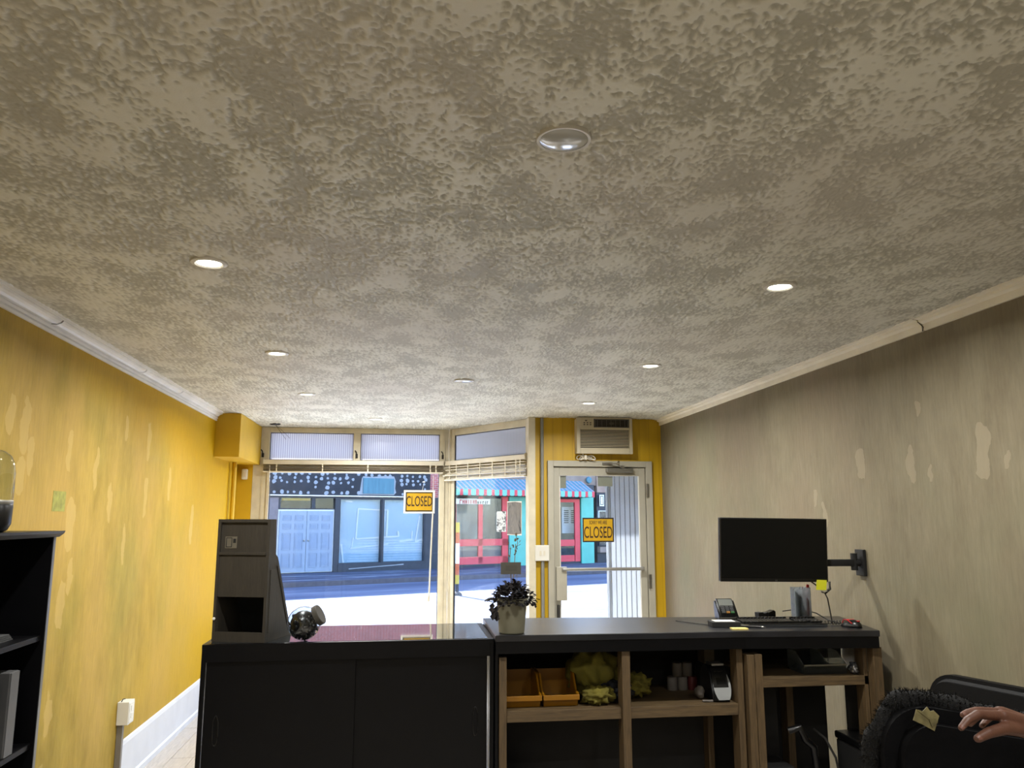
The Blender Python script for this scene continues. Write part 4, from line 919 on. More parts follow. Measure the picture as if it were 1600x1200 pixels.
for i, (bx0, bz0, ln) in enumerate(((-.085, .172, .05), (-.10, .17, .045), (-.075, .13, .05), (-.088, .12, .06), (-.070, .10, .045), (-.095, .145, .05), (.09, .19, .035), (.085, .17, .035))):
    bm = B(); leaf(bm, (bx0, -.01, bz0), ((-.6 if bx0 < 0 else .8) * (1 if i < 2 or i > 5 else .25), -.2, -.3 if i < 2 or i > 5 else -1.0), ln, .035, .15); obj('trailing_leaf', bm, m_leaf, pl)
bm = B()
for (a, b, c_) in (((.005, 0, .20), (.012, 0, .30), (.02, 0, .425)), ((.0, 0, .20), (-.01, 0, .32), (-.006, 0, .41)), ((.02, 0, .38), (.03, 0, .43), (.022, 0, .465))):
    tube(bm, [a, b, c_], .0018, 5)
for (x, z) in ((-.01, .36), (-.006, .375), (.012, .37), (.024, .385), (-.015, .40), (-.005, .415), (.02, .41), (.032, .415), (.018, .435), (.028, .445), (.03, .398), (.008, .405), (-.018, .418), (.022, .462), (.036, .43)):
    leaf(bm, (x, 0, z), (rp.uniform(-1, 1), rp.uniform(-.5, .2), rp.uniform(.2, 1)), .018, .014)
obj('dry_sprig', bm, m_twig, pl)
o = obj('card', box(-.055, .046, -.003, -.001, .278, .336), M('grey_card', (82, 80, 72), .7), pl); o['label'] = 'grey card on wires'
bm = B()
for k in range(3): bx(bm, -.03, .025, -.0036, -.003, .298 + k * .009, .2995 + k * .009)
obj('card_print', bm, m_gask, pl)
bm = B(); tube(bm, [(.0, 0, .17), (-.002, -.0, .30)], .0012, 5); tube(bm, [(.024, 0, .17), (.026, 0, .30)], .0012, 5); obj('card_wires', bm, m_metal, pl)
# keyboard
kb = thing('keyboard', 'black mechanical keyboard on the counter under the monitor', 'keyboard', (1.975, 4.07, ZT + .0005), math.radians(-4))
obj('body', box(-.225, .225, -.068, .068, 0, .016, bev=.004), m_blackgl, kb)
bm = B()
for r in range(6):
    y = .050 - r * .0195 - (.003 if r else 0); x = -.215
    while x < .212:
        wd = .0165
        if r == 5 and -.15 < x < -.02: wd = .11
        if x + wd > .216: break
        if not (.052 < x < .062 or .125 < x < .134):
            z1 = .030 + (.006 if r < 1 else 0) - r * .0006
            bx(bm, x, x + wd, y, y + .0165, .0165, z1, .0025)
        x += wd + .003
o = obj('keycaps', bm, m_blackgl, kb); o['kind'] = 'stuff'
o = obj('front_edge', box(-.222, .222, -.071, -.068, .001, .010), M('keyboard_grey_edge', (44, 46, 48), .4), kb)
# terminal
tm = thing('payment_terminal', 'black card payment terminal with grey screen, left of the keyboard', 'terminal', (1.76, 4.255, ZT + .0005), math.radians(-8)); tm.scale = (1.25, .8, 1.5)
bm = B(); prism(bm, [(-.075, 0), (.06, 0), (.085, .05), (.075, .075), (.05, .078), (-.07, .028), (-.082, .012)], -.042, .042, 'x'); bmesh.ops.bevel(bm, geom=list(bm.edges), offset=.008, segments=2, affect='EDGES'); obj('body', bm, m_blackgl, tm, True)
import math as _m
tl_ = _m.atan2(.05, .12)
def on(px0, px1, s0, s1, h, m_, nm):
    b_ = box(px0, px1, s0, s1, 0, h); return obj(nm, b_, m_, tm, loc=(0, -.07, .0285), rot=(tl_, 0, 0))
on(-.030, .030, .068, .118, .002, M('terminal_screen', (120, 124, 120), .2, var=0), 'screen')
for r in range(4):
    for c in range(3):
        k_ = on(-.027 + c * .019, -.012 + c * .019, .008 + r * .0145, .018 + r * .0145, .0035, M('key_green', (60, 120, 70), .4) if (r, c) == (0, 2) else (M('key_amber', (170, 120, 50), .4) if (r, c) == (0, 1) else M('key_grey', (70, 72, 74), .4)), 'key')
obj('side_band', tube(B(), [(-.040, -.08, .016), (.040, -.08, .016)], .003, 6), m_metal, tm)
# black box with paper, sticky pad, pen, wire
nb = thing('cash_pad', 'flat black box with a white paper on top, in front of the payment terminal', 'box', (1.67, 4.07, ZT + .0005), math.radians(-6))
obj('box', box(-.075, .075, -.045, .045, 0, .026, bev=.002), m_blackmat, nb); obj('paper', box(-.055, .05, -.03, .042, .0262, .0275), m_paper, nb)
tag(obj('sticky_pad', box(-.04, .04, -.022, .022, 0, .006), M('pale_yellow_paper', (226, 206, 120), .7, var=.03), loc=(1.70, 3.955, ZT + .0005), rot=(0, 0, -.1)), 'pale yellow sticky note pad at the counter edge', 'note pad')
pn = thing('pen', 'silver and black pen lying beside the flat black box', 'pen', (1.79, 3.99, ZT + .007), math.radians(-28))
obj('barrel', tube(B(), [(-.06, 0, 0), (.04, 0, 0)], .0055, 10), m_blackgl, pn); obj('tip', tube(B(), [(.04, 0, 0), (.052, 0, 0), (.062, 0, -.002)], [.0055, .004, .001], 10), m_metal, pn); obj('clip', box(-.06, -.02, -.002, .002, .005, .008), m_metal, pn)
tag(obj('thin_wire', tube(B(), [(1.49, 4.30, ZT + .003), (1.55, 4.2, ZT + .003), (1.60, 4.125, ZT + .003)], .0025, 5), m_gask), 'short dark wire running to the flat black box', 'wire')
# dark holder behind keyboard
hd = thing('card_holder', 'small dark two-part holder standing behind the keyboard', 'holder', (1.985, 4.26, ZT + .0005), .1)
bm = B(); prism(bm, [(-.05, 0), (-.005, 0), (.0, .045), (-.015, .04), (-.03, .046), (-.052, .044)], -.02, .02, 'y'); obj('left_block', bm, m_blackmat, hd)
bm = B(); prism(bm, [(0.0, 0), (.045, 0), (.045, .05), (.035, .057), (.018, .05), (.004, .046)], -.03, .01, 'y'); obj('right_block', bm, m_blackgl, hd)
# pen holder
ph_ = thing('pen_holder', 'clear acrylic box of pens behind the keyboard', 'pen holder', (2.165, 4.20, ZT + .0005), -.1)
bm = B()
for s in (-1, 1): bx(bm, s * .042, s * .045, -.03, .03, 0, .18); bx(bm, -.042, .042, s * .027, s * .03, 0, .18)
bx(bm, -.042, .042, -.027, .027, 0, .003); obj('box', bm, m_clear, ph_)
rr = random.Random(2)
for i in range(11):
    a, b = rr.uniform(-.032, .032), rr.uniform(-.02, .02); c = [(24, 60, 66), (18, 40, 50), (120, 30, 28), (26, 26, 30)][(2 if a > .012 else i % 2) if i != 5 else 3]
    obj('pen', tube(B(), [(a, b, .005), (a * 1.1, b + rr.uniform(-.004, .004), .165 + rr.uniform(-.02, .015))], .0048, 8), M('pen_colour', c, .4, var=0), ph_)
for i in range(3): obj('pen', tube(B(), [(.028 + i * .004, -.01, .01), (.034 + i * .004, -.012, .195)], .004, 8), M('red_pen', (168, 36, 34), .4, var=0), ph_)
# mouse
mo = thing('computer_mouse', 'black computer mouse with red trim at the right end of the counter', 'mouse', (2.31, 3.96, ZT + .0005), math.radians(30))
from mathutils import noise as mnoise
bm = B(); bmesh.ops.create_uvsphere(bm, u_segments=24, v_segments=14, radius=1)
for v in bm.verts: v.co = Vector((v.co.x * .034, v.co.y * .055, max(v.co.z, 0) * (.036 - .010 * v.co.y)))
obj('shell', bm, m_blackgl, mo, 'all')
bm = B(); tube(bm, [(-.03, -.02, .02), (-.022, .01, .037), (-.012, .035, .033), (0, .05, .016)], .003, 6); tube(bm, [(.03, -.03, .014), (.024, .0, .034), (.016, .03, .032)], .003, 6); bx(bm, -.008, .008, -.045, -.02, .029, .034, .002); obj('red_trim', bm, M('mouse_red', (190, 30, 36), .3, var=0), mo)
obj('scroll_wheel', lathe(B(), [(0, -.004), (.009, -.004), (.009, .004), (0, .004)], 12), m_metal, mo, loc=(0, .028, .030), rot=(0, PI / 2, 0))
tag(obj('mouse_cable', tube(B(), [(2.28, 4.02, ZT + .012), (2.25, 4.08, ZT + .02), (2.235, 4.17, ZT + .045), (2.20, 4.27, ZT + .06), (2.10, 4.29, ZT + .045)], .003, 6), m_gask, None, True), 'thin black cable looping from the mouse behind the keyboard', 'cable')
tag(obj('coiled_cable', tube(B(), [(2.20 + i * .004, 4.05 + .010 * math.sin(i * 1.5), ZT + .012 + .009 * math.cos(i * 1.5)) for i in range(28)], .0025, 6), m_gask, None, True), 'small coiled black cable between the keyboard and the mouse', 'cable')

# ---- monitor on wall arm
mn = thing('monitor', 'black flat monitor on a wall arm above the counter', 'monitor', (1.932, 4.0, 1.488), 0)
piv = Matrix.Rotation(math.radians(-2.0), 4, 'Z')
def mpart(nm, bm, m_, sm=False):
    bm.transform(Matrix.Rotation(math.radians(.8), 4, 'Y') @ Matrix.Rotation(math.radians(-1.0), 4, 'Z') @ Matrix.Rotation(math.radians(3), 4, 'X')); return obj(nm, bm, m_, mn, sm)
MW, MH = .293, .163
mpart('housing', box(-MW, MW, 0, .030, -MH, MH, bev=.004), m_blackgl)
mpart('screen', box(-MW + .006, MW - .006, -.0015, .0, -MH + .018, MH - .006), m_screen)
mpart('chin', box(-MW + .004, MW - .004, -.003, -.0005, -MH + .002, -MH + .016), m_blackgl)
cu_ = text('LG', .011, m_metal, 'logo', mn, (-.0, -.0045, -MH + .009), (PI / 2, 0, 0), .9, .0003); cu_.data.transform(Matrix.Identity(4))
mpart('mount_plate', box(-.05, .05, .03, .05, -.05, .05, bev=.003), m_blackmat)
bm = tube(B(), [(0, .05, 0), (0, .09, 0), (.0, .10, -.02)], .016, 10); mpart('tilt_head', bm, m_blackmat, True)
def armp(nm, bm, sm=False):
    bm.transform(Matrix.Translation((XR - 1.932, .13, -.075))); return obj(nm, bm, m_blackmat, mn, sm)
bm = B(); bx(bm, -.02, -.001, -.04, .04, -.07, .07, .003); armp('wall_plate', bm)
bm = B(); tube(bm, [(-.02, 0, .0), (-.05, 0, .0)], .02, 12); tube(bm, [(-.05, 0, -.04), (-.05, 0, .05)], .018, 12); bx(bm, -.28, -.05, -.016, .016, -.018, .018, .004); armp('arm_segment', bm, True)
bm = B(); tube(bm, [(-.28, 0, -.04), (-.28, 0, .045)], .018, 12); tube(bm, [(-.28, 0, .02), (-.42, -.02, .04), (-.568, -.035, .075)], .014, 10); armp('arm_segment', bm, True)
stn = at(1283.5, 914, 3.985)
tag(obj('sticky_note', box(-.028, .028, -.001, .0005, -.026, .026), M('neon_yellow_note', (214, 214, 40), .6, var=.04), loc=(stn.x, stn.y, stn.z), rot=(.15, .05, 0)), 'neon yellow sticky note under the right corner of the monitor', 'note')
bm = B(); p1 = at(1272, 908, 4.03)
tube(bm, [at(1266, 908, 4.04), at(1276, 915, 4.03), at(1288, 925, 4.03), at(1293, 935, 4.04), at(1297, 955, 4.05), (at(1300, 965, 4.06).x, 4.06, ZT + .004)], .0035, 6)
tube(bm, [at(1296, 909, 4.03), at(1297, 920, 4.02), at(1290, 926, 4.02), at(1284, 924, 4.02)], .007, 8)
tag(obj('monitor_cable', bm, m_gask, None, True), 'black monitor cable dropping from the monitor to the counter', 'cable')
bm = tube(B(), [at(1283, 922, 4.01), at(1288, 925, 4.0), at(1292, 923, 4.01)], .004, 6); tag(obj('cable_tie', bm, m_white), 'white tie around the monitor cable', 'cable tie')
# ---- organiser on the showcase
og = thing('wooden_display_stand', 'tall dark grey wooden bin stand with slanted back on the display case', 'stand', (-.742, 3.998, 1.0795), math.radians(-17))
WO = .133
def side_poly(t=0): return [(0, 0), (.29, 0), (.10, .385), (.075, .40), (.065, .567), (0, .567)]
for s in (-1, 1):
    bm = B(); prism(bm, side_poly(), s * WO, s * (WO - .014), 'x'); sp_ = obj('side_panel', bm, m_org, og)
    bm = B(); prism(bm, [(.025, .04), (.23, .04), (.085, .33), (.025, .33)], s * (WO + .001) , s * (WO + .003), 'x')
    obj('side_inset', bm, m_orgd if False else m_org, sp_)
    bm = B(); prism(bm, [(.232, .05), (.252, .05), (.108, .345), (.09, .345)], s * WO, s * (WO + .006), 'x'); obj('batten', bm, m_org, sp_)
bm = B(); bx(bm, -WO + .014, WO - .014, 0, .064, .552, .567); obj('top_board', bm, m_org, og)
bm = B(); bx(bm, -WO + .014, WO - .014, .012, .020, .412, .5525); obj('header_panel', bm, m_org, og)
bm = B(); bx(bm, -WO + .014, WO - .014, -.004, .016, .400, .412); obj('ledge', bm, m_org, og)
bm = B(); bx(bm, -WO + .014, WO - .014, .004, .014, .205, .400); obj('front_panel', bm, m_org, og)
bm = B(); bx(bm, -WO + .014, WO - .014, .0, .012, 0, .045); bx(bm, -WO + .014, WO - .014, .012, .25, 0, .012); obj('bottom_board', bm, m_org, og)
bm = B(); prism(bm, [(.275, .012), (.29, .0), (.10, .385), (.085, .385)], -WO + .014, WO - .014, 'x'); bx(bm, -WO + .014, WO - .014, .058, .065, .385, .5525); obj('back_panel', bm, m_orgd, og)
o = obj('sticker', box(-WO + .035, -WO + .095, .0105, .0118, .43, .485), M('faded_sticker', (96, 90, 76), .7), og); o['label'] = 'faded label sticker'
bm = B(); frame(bm, -WO + .04, -WO + .07, .435, .48, .003, .0098, .0105); bx(bm, -WO + .076, -WO + .09, .0098, .0105, .455, .475); obj('sticker_print', bm, m_orgd, og)
obj('knob', lathe(B(), [(0, 0), (.006, 0), (.007, .006), (0, .008)], 12), m_paper, og, loc=(-WO + .008, -.0005, .105), rot=(PI / 2, 0, 0))
# jar
jr = thing('glass_jar', 'tilted round glass jar of dark pods with a metal lid on the display case', 'jar', (-.447, 4.02, 1.0795), 0)
JR = .078; ax_ = Matrix.Rotation(math.radians(62), 4, 'Y')
def tilt(bm):
    bm.transform(Matrix.Translation((0, 0, JR + .001)) @ Matrix.Rotation(math.radians(-12), 4, 'Z') @ ax_); return bm
prof = [(JR * math.sin(a), -JR * math.cos(a)) for a in [i * PI / 24 for i in range(1, 20)]]
prof = [(0, -JR)] + prof + [(.045, .066), (.045, .075)]
obj('glass_body', tilt(lathe(B(), prof, 36)), m_glassf, jr, 'all')
bm = B(); lathe(bm, [(.0, .092), (.046, .092), (.0485, .089), (.0485, .068), (.046, .066), (0, .067)], 36); obj('lid', tilt(bm), M('dull_metal_lid', (62, 59, 52), .6, .2), jr, True)
bm = B(); rj = random.Random(4)
for i in range(220):
    a, b = rj.uniform(0, 2 * PI), math.acos(rj.uniform(-1, .7)); r = (JR - .012) * rj.uniform(.8, 1)
    c = Vector((r * math.sin(b) * math.cos(a), r * math.sin(b) * math.sin(a), -r * math.cos(b) * .0 + r * math.cos(b + PI) * -1 - .006))
    if c.z > .046: continue
    m0 = Matrix.Translation(c + Vector((0, 0, JR))) @ Euler((rj.uniform(0, 3), rj.uniform(0, 3), rj.uniform(0, 3))).to_matrix().to_4x4() @ Matrix.Diagonal((.012, .007, .006, 1))
    bmesh.ops.create_icosphere(bm, subdivisions=1, radius=1, matrix=m0)
bmesh.ops.create_icosphere(bm, subdivisions=3, radius=.064, matrix=Matrix.Translation((0, 0, JR - .004)))
o = obj('pods', bm, m_blackgl, jr, 'all'); o['kind'] = 'stuff'

# ================================================================== LEFT BOOKSHELF
bs = thing('bookshelf', 'black open bookshelf along the yellow wall at the left edge', 'bookshelf', (XL, 1.55, 0))
YE = 3.54 - 1.55; XF = .30
obj('top_board', prism(B(), [(0.002, 1.575), (XF, 1.575), (XF + .006, 1.580), (XF + .018, 1.590), (XF + .022, 1.600), (0.002, 1.600)], 0, YE + .035, 'y'), m_black, bs)
obj('end_panel', box(.002, XF, YE - .02, YE, 0, 1.575, bev=.002), m_black, bs); obj('end_panel', box(.002, XF, 0, .02, 0, 1.575, bev=.002), m_black, bs)
obj('back_panel', box(.002, .010, .02, YE - .02, 0, 1.575), m_blackmat, bs)
for z in (.10, .765, 1.17): obj('shelf', box(.012, XF - .012, .021, YE - .021, z, z + .02, bev=.002), m_black, bs)
obj('edge_strip', box(XF, XF + .002, YE - .020, YE, 0, 1.575), M('shelf_edge_grey', (92, 92, 92), .3, var=.05), bs)
bd = thing('binder', 'grey ring binder standing on the bookshelf', 'binder', (XL + .02, 3.30, .7855))
obj('cover', box(0, .262, 0, .07, 0, .30, bev=.003), M('binder_grey', (66, 66, 66), .5), bd); obj('spine', box(.262, .266, .003, .067, .002, .298), M('binder_spine', (84, 84, 84), .45), bd)
bd2 = thing('binder', 'dark grey box file behind the ring binder on the bookshelf', 'binder', (XL + .02, 3.16, .7855)); obj('cover', box(0, .25, 0, .09, 0, .28, bev=.003), m_ply, bd2)
bm = B()
for k in range(4): bx(bm, .05, .23, 1.36, 1.58 - k * .01, 0 + k * .008, .006 + k * .008)
ps = thing('paper_stack', 'small stack of dark papers on the upper bookshelf board', 'papers', (XL, 1.55 + 0, 1.1905))
for k in range(4): obj('sheet', box(.06 + k * .004, .23, 1.60 + k * .01, 1.86 - k * .01, k * .0065, k * .0065 + .005), M('grey_sheet', (60, 60, 60), .7), ps)
dj = thing('dome_jar', 'clear glass dome with a black base on top of the bookshelf', 'jar', (XL + .215, 3.15, 1.6005))
obj('base', lathe(B(), [(0, 0), (.052, 0), (.066, .008), (.076, .03), (.078, .095), (.076, .10), (0, .10)], 40), m_blackgl, dj, True)
obj('glass_dome', lathe(B(), [(.0755, .10), (.0765, .14), (.076, .21), (.070, .25), (.058, .277), (.038, .294), (.015, .301), (0, .302)], 40), m_glassf, dj, 'all')
obj('collar', lathe(B(), [(.0762, .100), (.0772, .102), (.0772, .113), (.0762, .115)], 40), m_metal, dj, 'all')

# ================================================================== CHAIRS
def office_chair(loc, rz):
    t = thing('office_chair', 'black leather office chair against the greige wall', 'chair', loc, rz)
    bm = B()
    poly = []
    w0, w1, h0, h1, r = .20, .215, .72, 1.08, .075
    def rr_(x0, x1, z0, z1, r):
        out = []
        for cx, cz, a0 in ((x1 - r, z0 + r, -PI / 2), (x1 - r, z1 - r, 0), (x0 + r, z1 - r, PI / 2), (x0 + r, z0 + r, PI)):
            for k in range(7): a = a0 + k / 6 * PI / 2; out.append((cx + r * math.cos(a), cz + r * math.sin(a)))
        return out
    prism(bm, rr_(-.21, .21, h0, h1, r), -.02, .055, 'y'); bmesh.ops.bevel(bm, geom=[e for e in bm.edges if abs(e.verts[0].co.y - e.verts[1].co.y) < 1e-5], offset=.022, segments=3, affect='EDGES')
    for v in bm.verts: v.co.y += .55 * v.co.x ** 2 * -1 + (v.co.z - .72) * .12
    obj('backrest', bm, m_leather, t, True)
    bm = B(); prism(bm, rr_(-.23, .23, -.23, .23, .08), .44, .52, 'z'); bmesh.ops.bevel(bm, geom=[e for e in bm.edges if abs(e.verts[0].co.z - e.verts[1].co.z) < 1e-5], offset=.025, segments=3, affect='EDGES')
    bmesh.ops.translate(bm, vec=(0, -.22, 0), verts=bm.verts); obj('seat', bm, m_leather, t, True)
    bm = B(); tube(bm, [(0, -.2, .43), (0, .06, .43), (0, .10, .5), (0, .085, .76)], .018, 8); obj('back_bracket', bm, m_blackgl, t, True)
    obj('gas_lift', tube(B(), [(0, -.22, .09), (0, -.22, .44)], .025, 12), m_metal, t, True)
    for k in range(5):
        a = k * 2 * PI / 5; l_ = obj('leg', tube(B(), [(0, -.22, .11), (.27 * math.cos(a), -.22 + .27 * math.sin(a), .07)], [.022, .014], 8), m_blackgl, t, True)
        obj('caster', lathe(B(), [(0, -.012), (.028, -.012), (.028, .012), (0, .012)], 14), m_blackgl, l_, True, loc=(.27 * math.cos(a), -.22 + .27 * math.sin(a), .029), rot=(PI / 2, 0, a))
    return t
office_chair((2.03, 2.68, 0), math.radians(-72))

# armchair back in front draped with a black fur-collared jacket
jc = thing('high_back_chair', 'black upholstered chair with a worn tape patch, in the lower right corner', 'chair', (1.49, 1.95, 0), math.radians(-6))
def rrx(x0, x1, z0, z1, r, n_=9):
    out = []
    for cx, cz, a0 in ((x1 - r, z0 + r, -PI / 2), (x1 - r, z1 - r, 0), (x0 + r, z1 - r, PI / 2), (x0 + r, z0 + r, PI)):
        for k in range(n_): a = a0 + k / (n_ - 1) * PI / 2; out.append((cx + r * math.cos(a), cz + r * math.sin(a)))
    return out
bm = B(); prism(bm, rrx(-.27, .27, .45, 1.175, .13), -.03, .08, 'y'); bmesh.ops.bevel(bm, geom=[e for e in bm.edges if abs(e.verts[0].co.y - e.verts[1].co.y) < 1e-5], offset=.035, segments=4, affect='EDGES')
for v in bm.verts:
    if v.co.z > .9: v.co.z -= .16 * (v.co.x + .15)
obj('backrest', bm, m_puff, jc, True)
bm = B(); bx(bm, -.26, .26, .082, .42, .38, .50, .03); obj('seat', bm, m_puff, jc, True)
for sx in (-.2, .2):
    for sy in (.0, .38): obj('leg', tube(B(), [(sx, sy, 0), (sx, sy, .38)], .02, 8), m_blackgl, jc, True)
pt = Matrix.Rotation(math.radians(6), 4, 'Z') @ (at(1455, 1126, 1.915) - Vector((1.49, 1.95, 0)))
bm = B(); prism(bm, [(-.034, -.004), (-.024, .022), (-.008, .017), (.004, .028), (.011, .017), (.020, .019), (.033, .006), (.018, -.030), (-.012, -.014)], -.0325, -.0305, 'y')
prism(bm, [(-.022, .020), (-.012, .018), (.028, -.006), (.022, -.014)], -.0345, -.0325, 'y'); prism(bm, [(.006, -.004), (.022, .002), (.026, -.010), (.012, -.020)], -.0350, -.0325, 'y')
o = obj('tape_patch', bm, m_tape, jc, loc=(pt.x, 0, pt.z)); o['label'] = 'crinkled yellowish tape patch'
jk = thing('jacket', 'black jacket with a fuzzy collar draped over the high back chair', 'jacket', (1.49, 1.95, 0), math.radians(-6))
from mathutils import noise as mn_
bm = B(); path = []
cp = [(-.285, .80), (-.285, .92), (-.280, 1.02), (-.268, 1.09), (-.240, 1.145), (-.205, 1.175), (-.16, 1.187), (-.10, 1.176), (-.03, 1.158), (.05, 1.14), (.15, 1.12), (.22, 1.085), (.265, 1.0), (.28, .85)]
for (xa, za), (xb, zb_) in zip(cp, cp[1:]):
    for t in (0, .33, .66): path.append((xa + (xb - xa) * t, .055 + .006 * math.sin(len(path)), za + (zb_ - za) * t + .003 * math.sin(len(path) * 1.7)))
tube(bm, path, [.024 + .004 * math.sin(i * .9) for i in range(len(path))], 14)
bmesh.ops.subdivide_edges(bm, edges=bm.edges, cuts=1)
for v in bm.verts: v.co += v.normal * 0; n_ = mn_.noise(v.co * 60) * .006; v.co += Vector((n_, mn_.noise(v.co * 55) * .006, n_))
col_ = obj('fur_collar', bm, m_fur, jk, 'all')
# short fur strands as real geometry
bm = B(); rf = random.Random(9); me_ = col_.data
for k in range(6000):
    v = me_.vertices[rf.randrange(len(me_.vertices))]; p = v.co; n_ = (v.normal + Vector((rf.uniform(-.6, .6), rf.uniform(-.6, .6), rf.uniform(-.6, .6)))).normalized(); s_ = n_.cross(Vector((.3, .5, .8))).normalized() * .0012
    l_ = rf.uniform(.006, .016); a = bm.verts.new(p + s_); b = bm.verts.new(p - s_); c = bm.verts.new(p + n_ * l_ + Vector((0, 0, -.003))); bm.faces.new((a, b, c))
o = obj('fur', bm, m_fur, jk); o['kind'] = 'stuff'
def drape(u, v):
    a = PI * (1.05 - u * 1.10); r = 1 - v * .0; x = .262 * math.cos(a) * (1 - .1 * v); z = 1.03 + .17 * max(math.sin(a), -.3)
    z2 = z - v * .62; return (x + .008 * math.sin(u * 40 + v * 5), -.055 - .012 * math.sin(u * 31) * (.3 + v) - .02 * math.sin(v * 3) , max(z2, .35))
# puffer body hanging behind the chair (on the seat side)
def drape2(u, v):
    x = -.27 + u * .54; z = 1.15 - v * .70 - .10 * u - .14 * (abs(u - .5) * 2) ** 4; return (x, .10 + .022 * abs(math.sin(v * 14)) + .01 * math.sin(u * 20), z)
dr_ = grid('jacket_body', drape2, 40, 60, m_puff, jk); sm_ = baked(dr_, [('SOLIDIFY', dict(thickness=.02))])

# ================================================================== THE HAND
pe = thing('person', 'person reaching in from the right, bare hand resting on the chair back', 'person', (1.55, 1.75, 1.2))
base = Vector((1.55, 1.75, 1.2))
def capsule(bm, a, b, ra, rb, seg=14):
    a = Vector(a); b = Vector(b); d = b - a; q = d.to_track_quat('Z', 'Y').to_matrix().to_4x4()
    prof = [(ra * math.sin(t), -ra * math.cos(t)) for t in [k * PI / 12 for k in range(0, 7)]]
    prof = [(0, -ra)] + prof[1:] + [(rb * math.cos(t), d.length + rb * math.sin(t)) for t in [k * PI / 12 for k in range(0, 6)]] + [(0, d.length + rb)]
    n0 = len(bm.verts); tmp = B(); lathe(tmp, prof, seg); tmp.transform(Matrix.Translation(a) @ q)
    me = bpy.data.meshes.new('t'); tmp.to_mesh(me); tmp.free(); bm.from_mesh(me); bpy.data.meshes.remove(me)
def H(px, py, Y): return at(px, py, Y) - base
bm = B()
chains = {
 'index': ([H(1566, 1119, 1.685), H(1528, 1116, 1.665), H(1512, 1125, 1.655), H(1502, 1137, 1.65)], [.0112, .0098, .0086, .0072]),
 'middle': ([H(1562, 1114, 1.71), H(1527, 1111, 1.70), H(1512, 1114, 1.695), H(1505, 1117, 1.69)], [.0112, .0098, .0086, .0074]),
 'ring': ([H(1566, 1114, 1.735), H(1538, 1113, 1.745), H(1524, 1122, 1.745), H(1516, 1131, 1.74)], [.0108, .0092, .0082, .0070]),
 'pinky': ([H(1572, 1117, 1.758), H(1550, 1119, 1.775), H(1540, 1127, 1.775), H(1534, 1134, 1.77)], [.0098, .0082, .0074, .0062]),
 'thumb': ([H(1598, 1140, 1.70), H(1570, 1138, 1.665), H(1545, 1145, 1.645), H(1528, 1154, 1.635)], [.0165, .0135, .0112, .0088]),
}
for nm, (pts, rs) in chains.items():
    for i in range(len(pts) - 1): capsule(bm, pts[i], pts[i + 1], rs[i], rs[i + 1])
wr = H(1618, 1134, 1.735)
for nm, r in (('index', .014), ('middle', .0145), ('ring', .0145), ('pinky', .013)):
    capsule(bm, chains[nm][0][0], wr + Vector((0, {'index': -.018, 'middle': -.006, 'ring': .006, 'pinky': .016}[nm], .0)), r, .0165)
capsule(bm, chains['thumb'][0][0], wr + Vector((0, -.014, -.006)), .018, .019)
capsule(bm, chains['index'][0][0] + Vector((.012, .004, -.010)), wr, .014, .02)
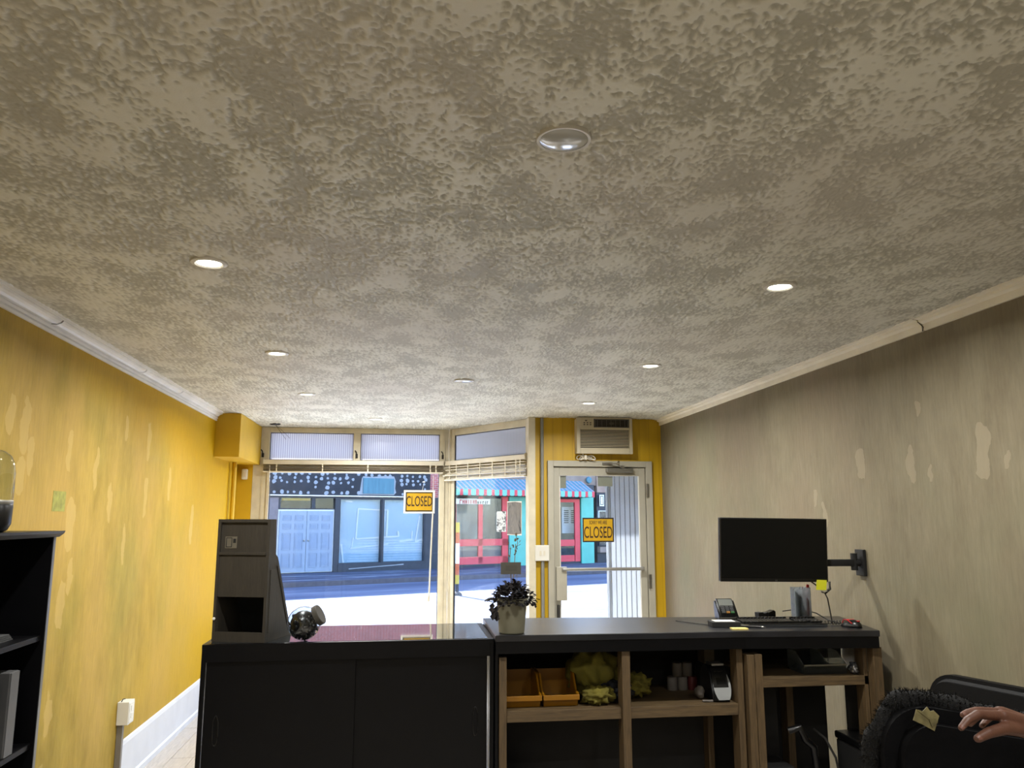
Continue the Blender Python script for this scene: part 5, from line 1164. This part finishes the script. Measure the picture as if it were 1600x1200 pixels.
# forearm
el = Vector((.30, .06, -.11))
for s_ in (-.011, .011): capsule(bm, wr + Vector((0, s_, 0)), wr + Vector((.10, s_ * 1.2, -.03)), .019, .024)
capsule(bm, wr + Vector((.10, 0, -.03)), el, .030, .040)
hand = obj('body', bm, m_skin, pe)
baked(hand, [('REMESH', dict(mode='VOXEL', voxel_size=.0024)), ('SMOOTH', dict(factor=.6, iterations=5))]); hand.data.materials.clear(); hand.data.materials.append(m_skin)
for nm in ('index', 'middle', 'thumb'):
    p = chains[nm][0]; r = chains[nm][1][3]; d = (p[3] - p[2]).normalized(); n_ = Vector((0, -.75, .65)) if nm != 'thumb' else Vector((-.1, -.8, .6)); n_ = (n_ - d * n_.dot(d)).normalized(); s_ = d.cross(n_)
    bm = B(); V = []
    for j in range(5):
        row = []
        for i in range(5):
            u = (i - 2) / 2; t = j / 4; wdt = r * .72 * (1 - .25 * (t - .4) ** 2 * 4)
            row.append(bm.verts.new(p[3] - d * r * .9 + d * t * r * 1.6 + s_ * u * wdt + n_ * (r * (1.02 - .25 * u * u) - .0004 - .25 * r * max(0, t - .5))))
        V.append(row)
    for j in range(4):
        for i in range(4): bm.faces.new((V[j][i], V[j][i + 1], V[j + 1][i + 1], V[j + 1][i]))
    obj('fingernail', bm, m_nail, pe, 'all')
bm = B(); p0 = wr + Vector((.055, 0, -.016)); tube(bm, [p0, p0 + Vector((.004, 0, -.001)), wr + Vector((.12, 0, -.036)), el, el + Vector((.03, .01, -.01))], [.031, .036, .043, .058, .05], 20)
obj('jacket_sleeve', bm, m_puff, pe, True)

# street-side base colours scaled, mostly below true paint, to deepen the shade
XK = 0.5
for nm in ('snowy_road', 'slushy_sidewalk', 'kerb_stone', 'dark_fascia', 'charcoal_frame', 'white_glue_dots', 'teal_board', 'white_steel_door', 'door_moulding_white', 'pale_blue_reflection', 'pale_siding_reflection', 'white_trim_and_reflection', 'rosy_render', 'shop_dark_interior', 'turquoise_paint', 'pink_paint', 'awning_blue', 'awning_lavender', 'valence_turquoise', 'valence_pink', 'grey_render', 'dim_interior', 'rosy_grey_render', 'gate_white', 'red_brick', 'reflective_orange', 'reflective_yellow'):
    k = {'gate_white': 1.55, 'red_brick': 1.6, 'pale_blue_reflection': .74, 'pale_siding_reflection': .74, 'white_trim_and_reflection': .7, 'dim_interior': .7, 'pink_paint': .7, 'turquoise_paint': .7, 'valence_pink': .7, 'valence_turquoise': .6}.get(nm, XK)
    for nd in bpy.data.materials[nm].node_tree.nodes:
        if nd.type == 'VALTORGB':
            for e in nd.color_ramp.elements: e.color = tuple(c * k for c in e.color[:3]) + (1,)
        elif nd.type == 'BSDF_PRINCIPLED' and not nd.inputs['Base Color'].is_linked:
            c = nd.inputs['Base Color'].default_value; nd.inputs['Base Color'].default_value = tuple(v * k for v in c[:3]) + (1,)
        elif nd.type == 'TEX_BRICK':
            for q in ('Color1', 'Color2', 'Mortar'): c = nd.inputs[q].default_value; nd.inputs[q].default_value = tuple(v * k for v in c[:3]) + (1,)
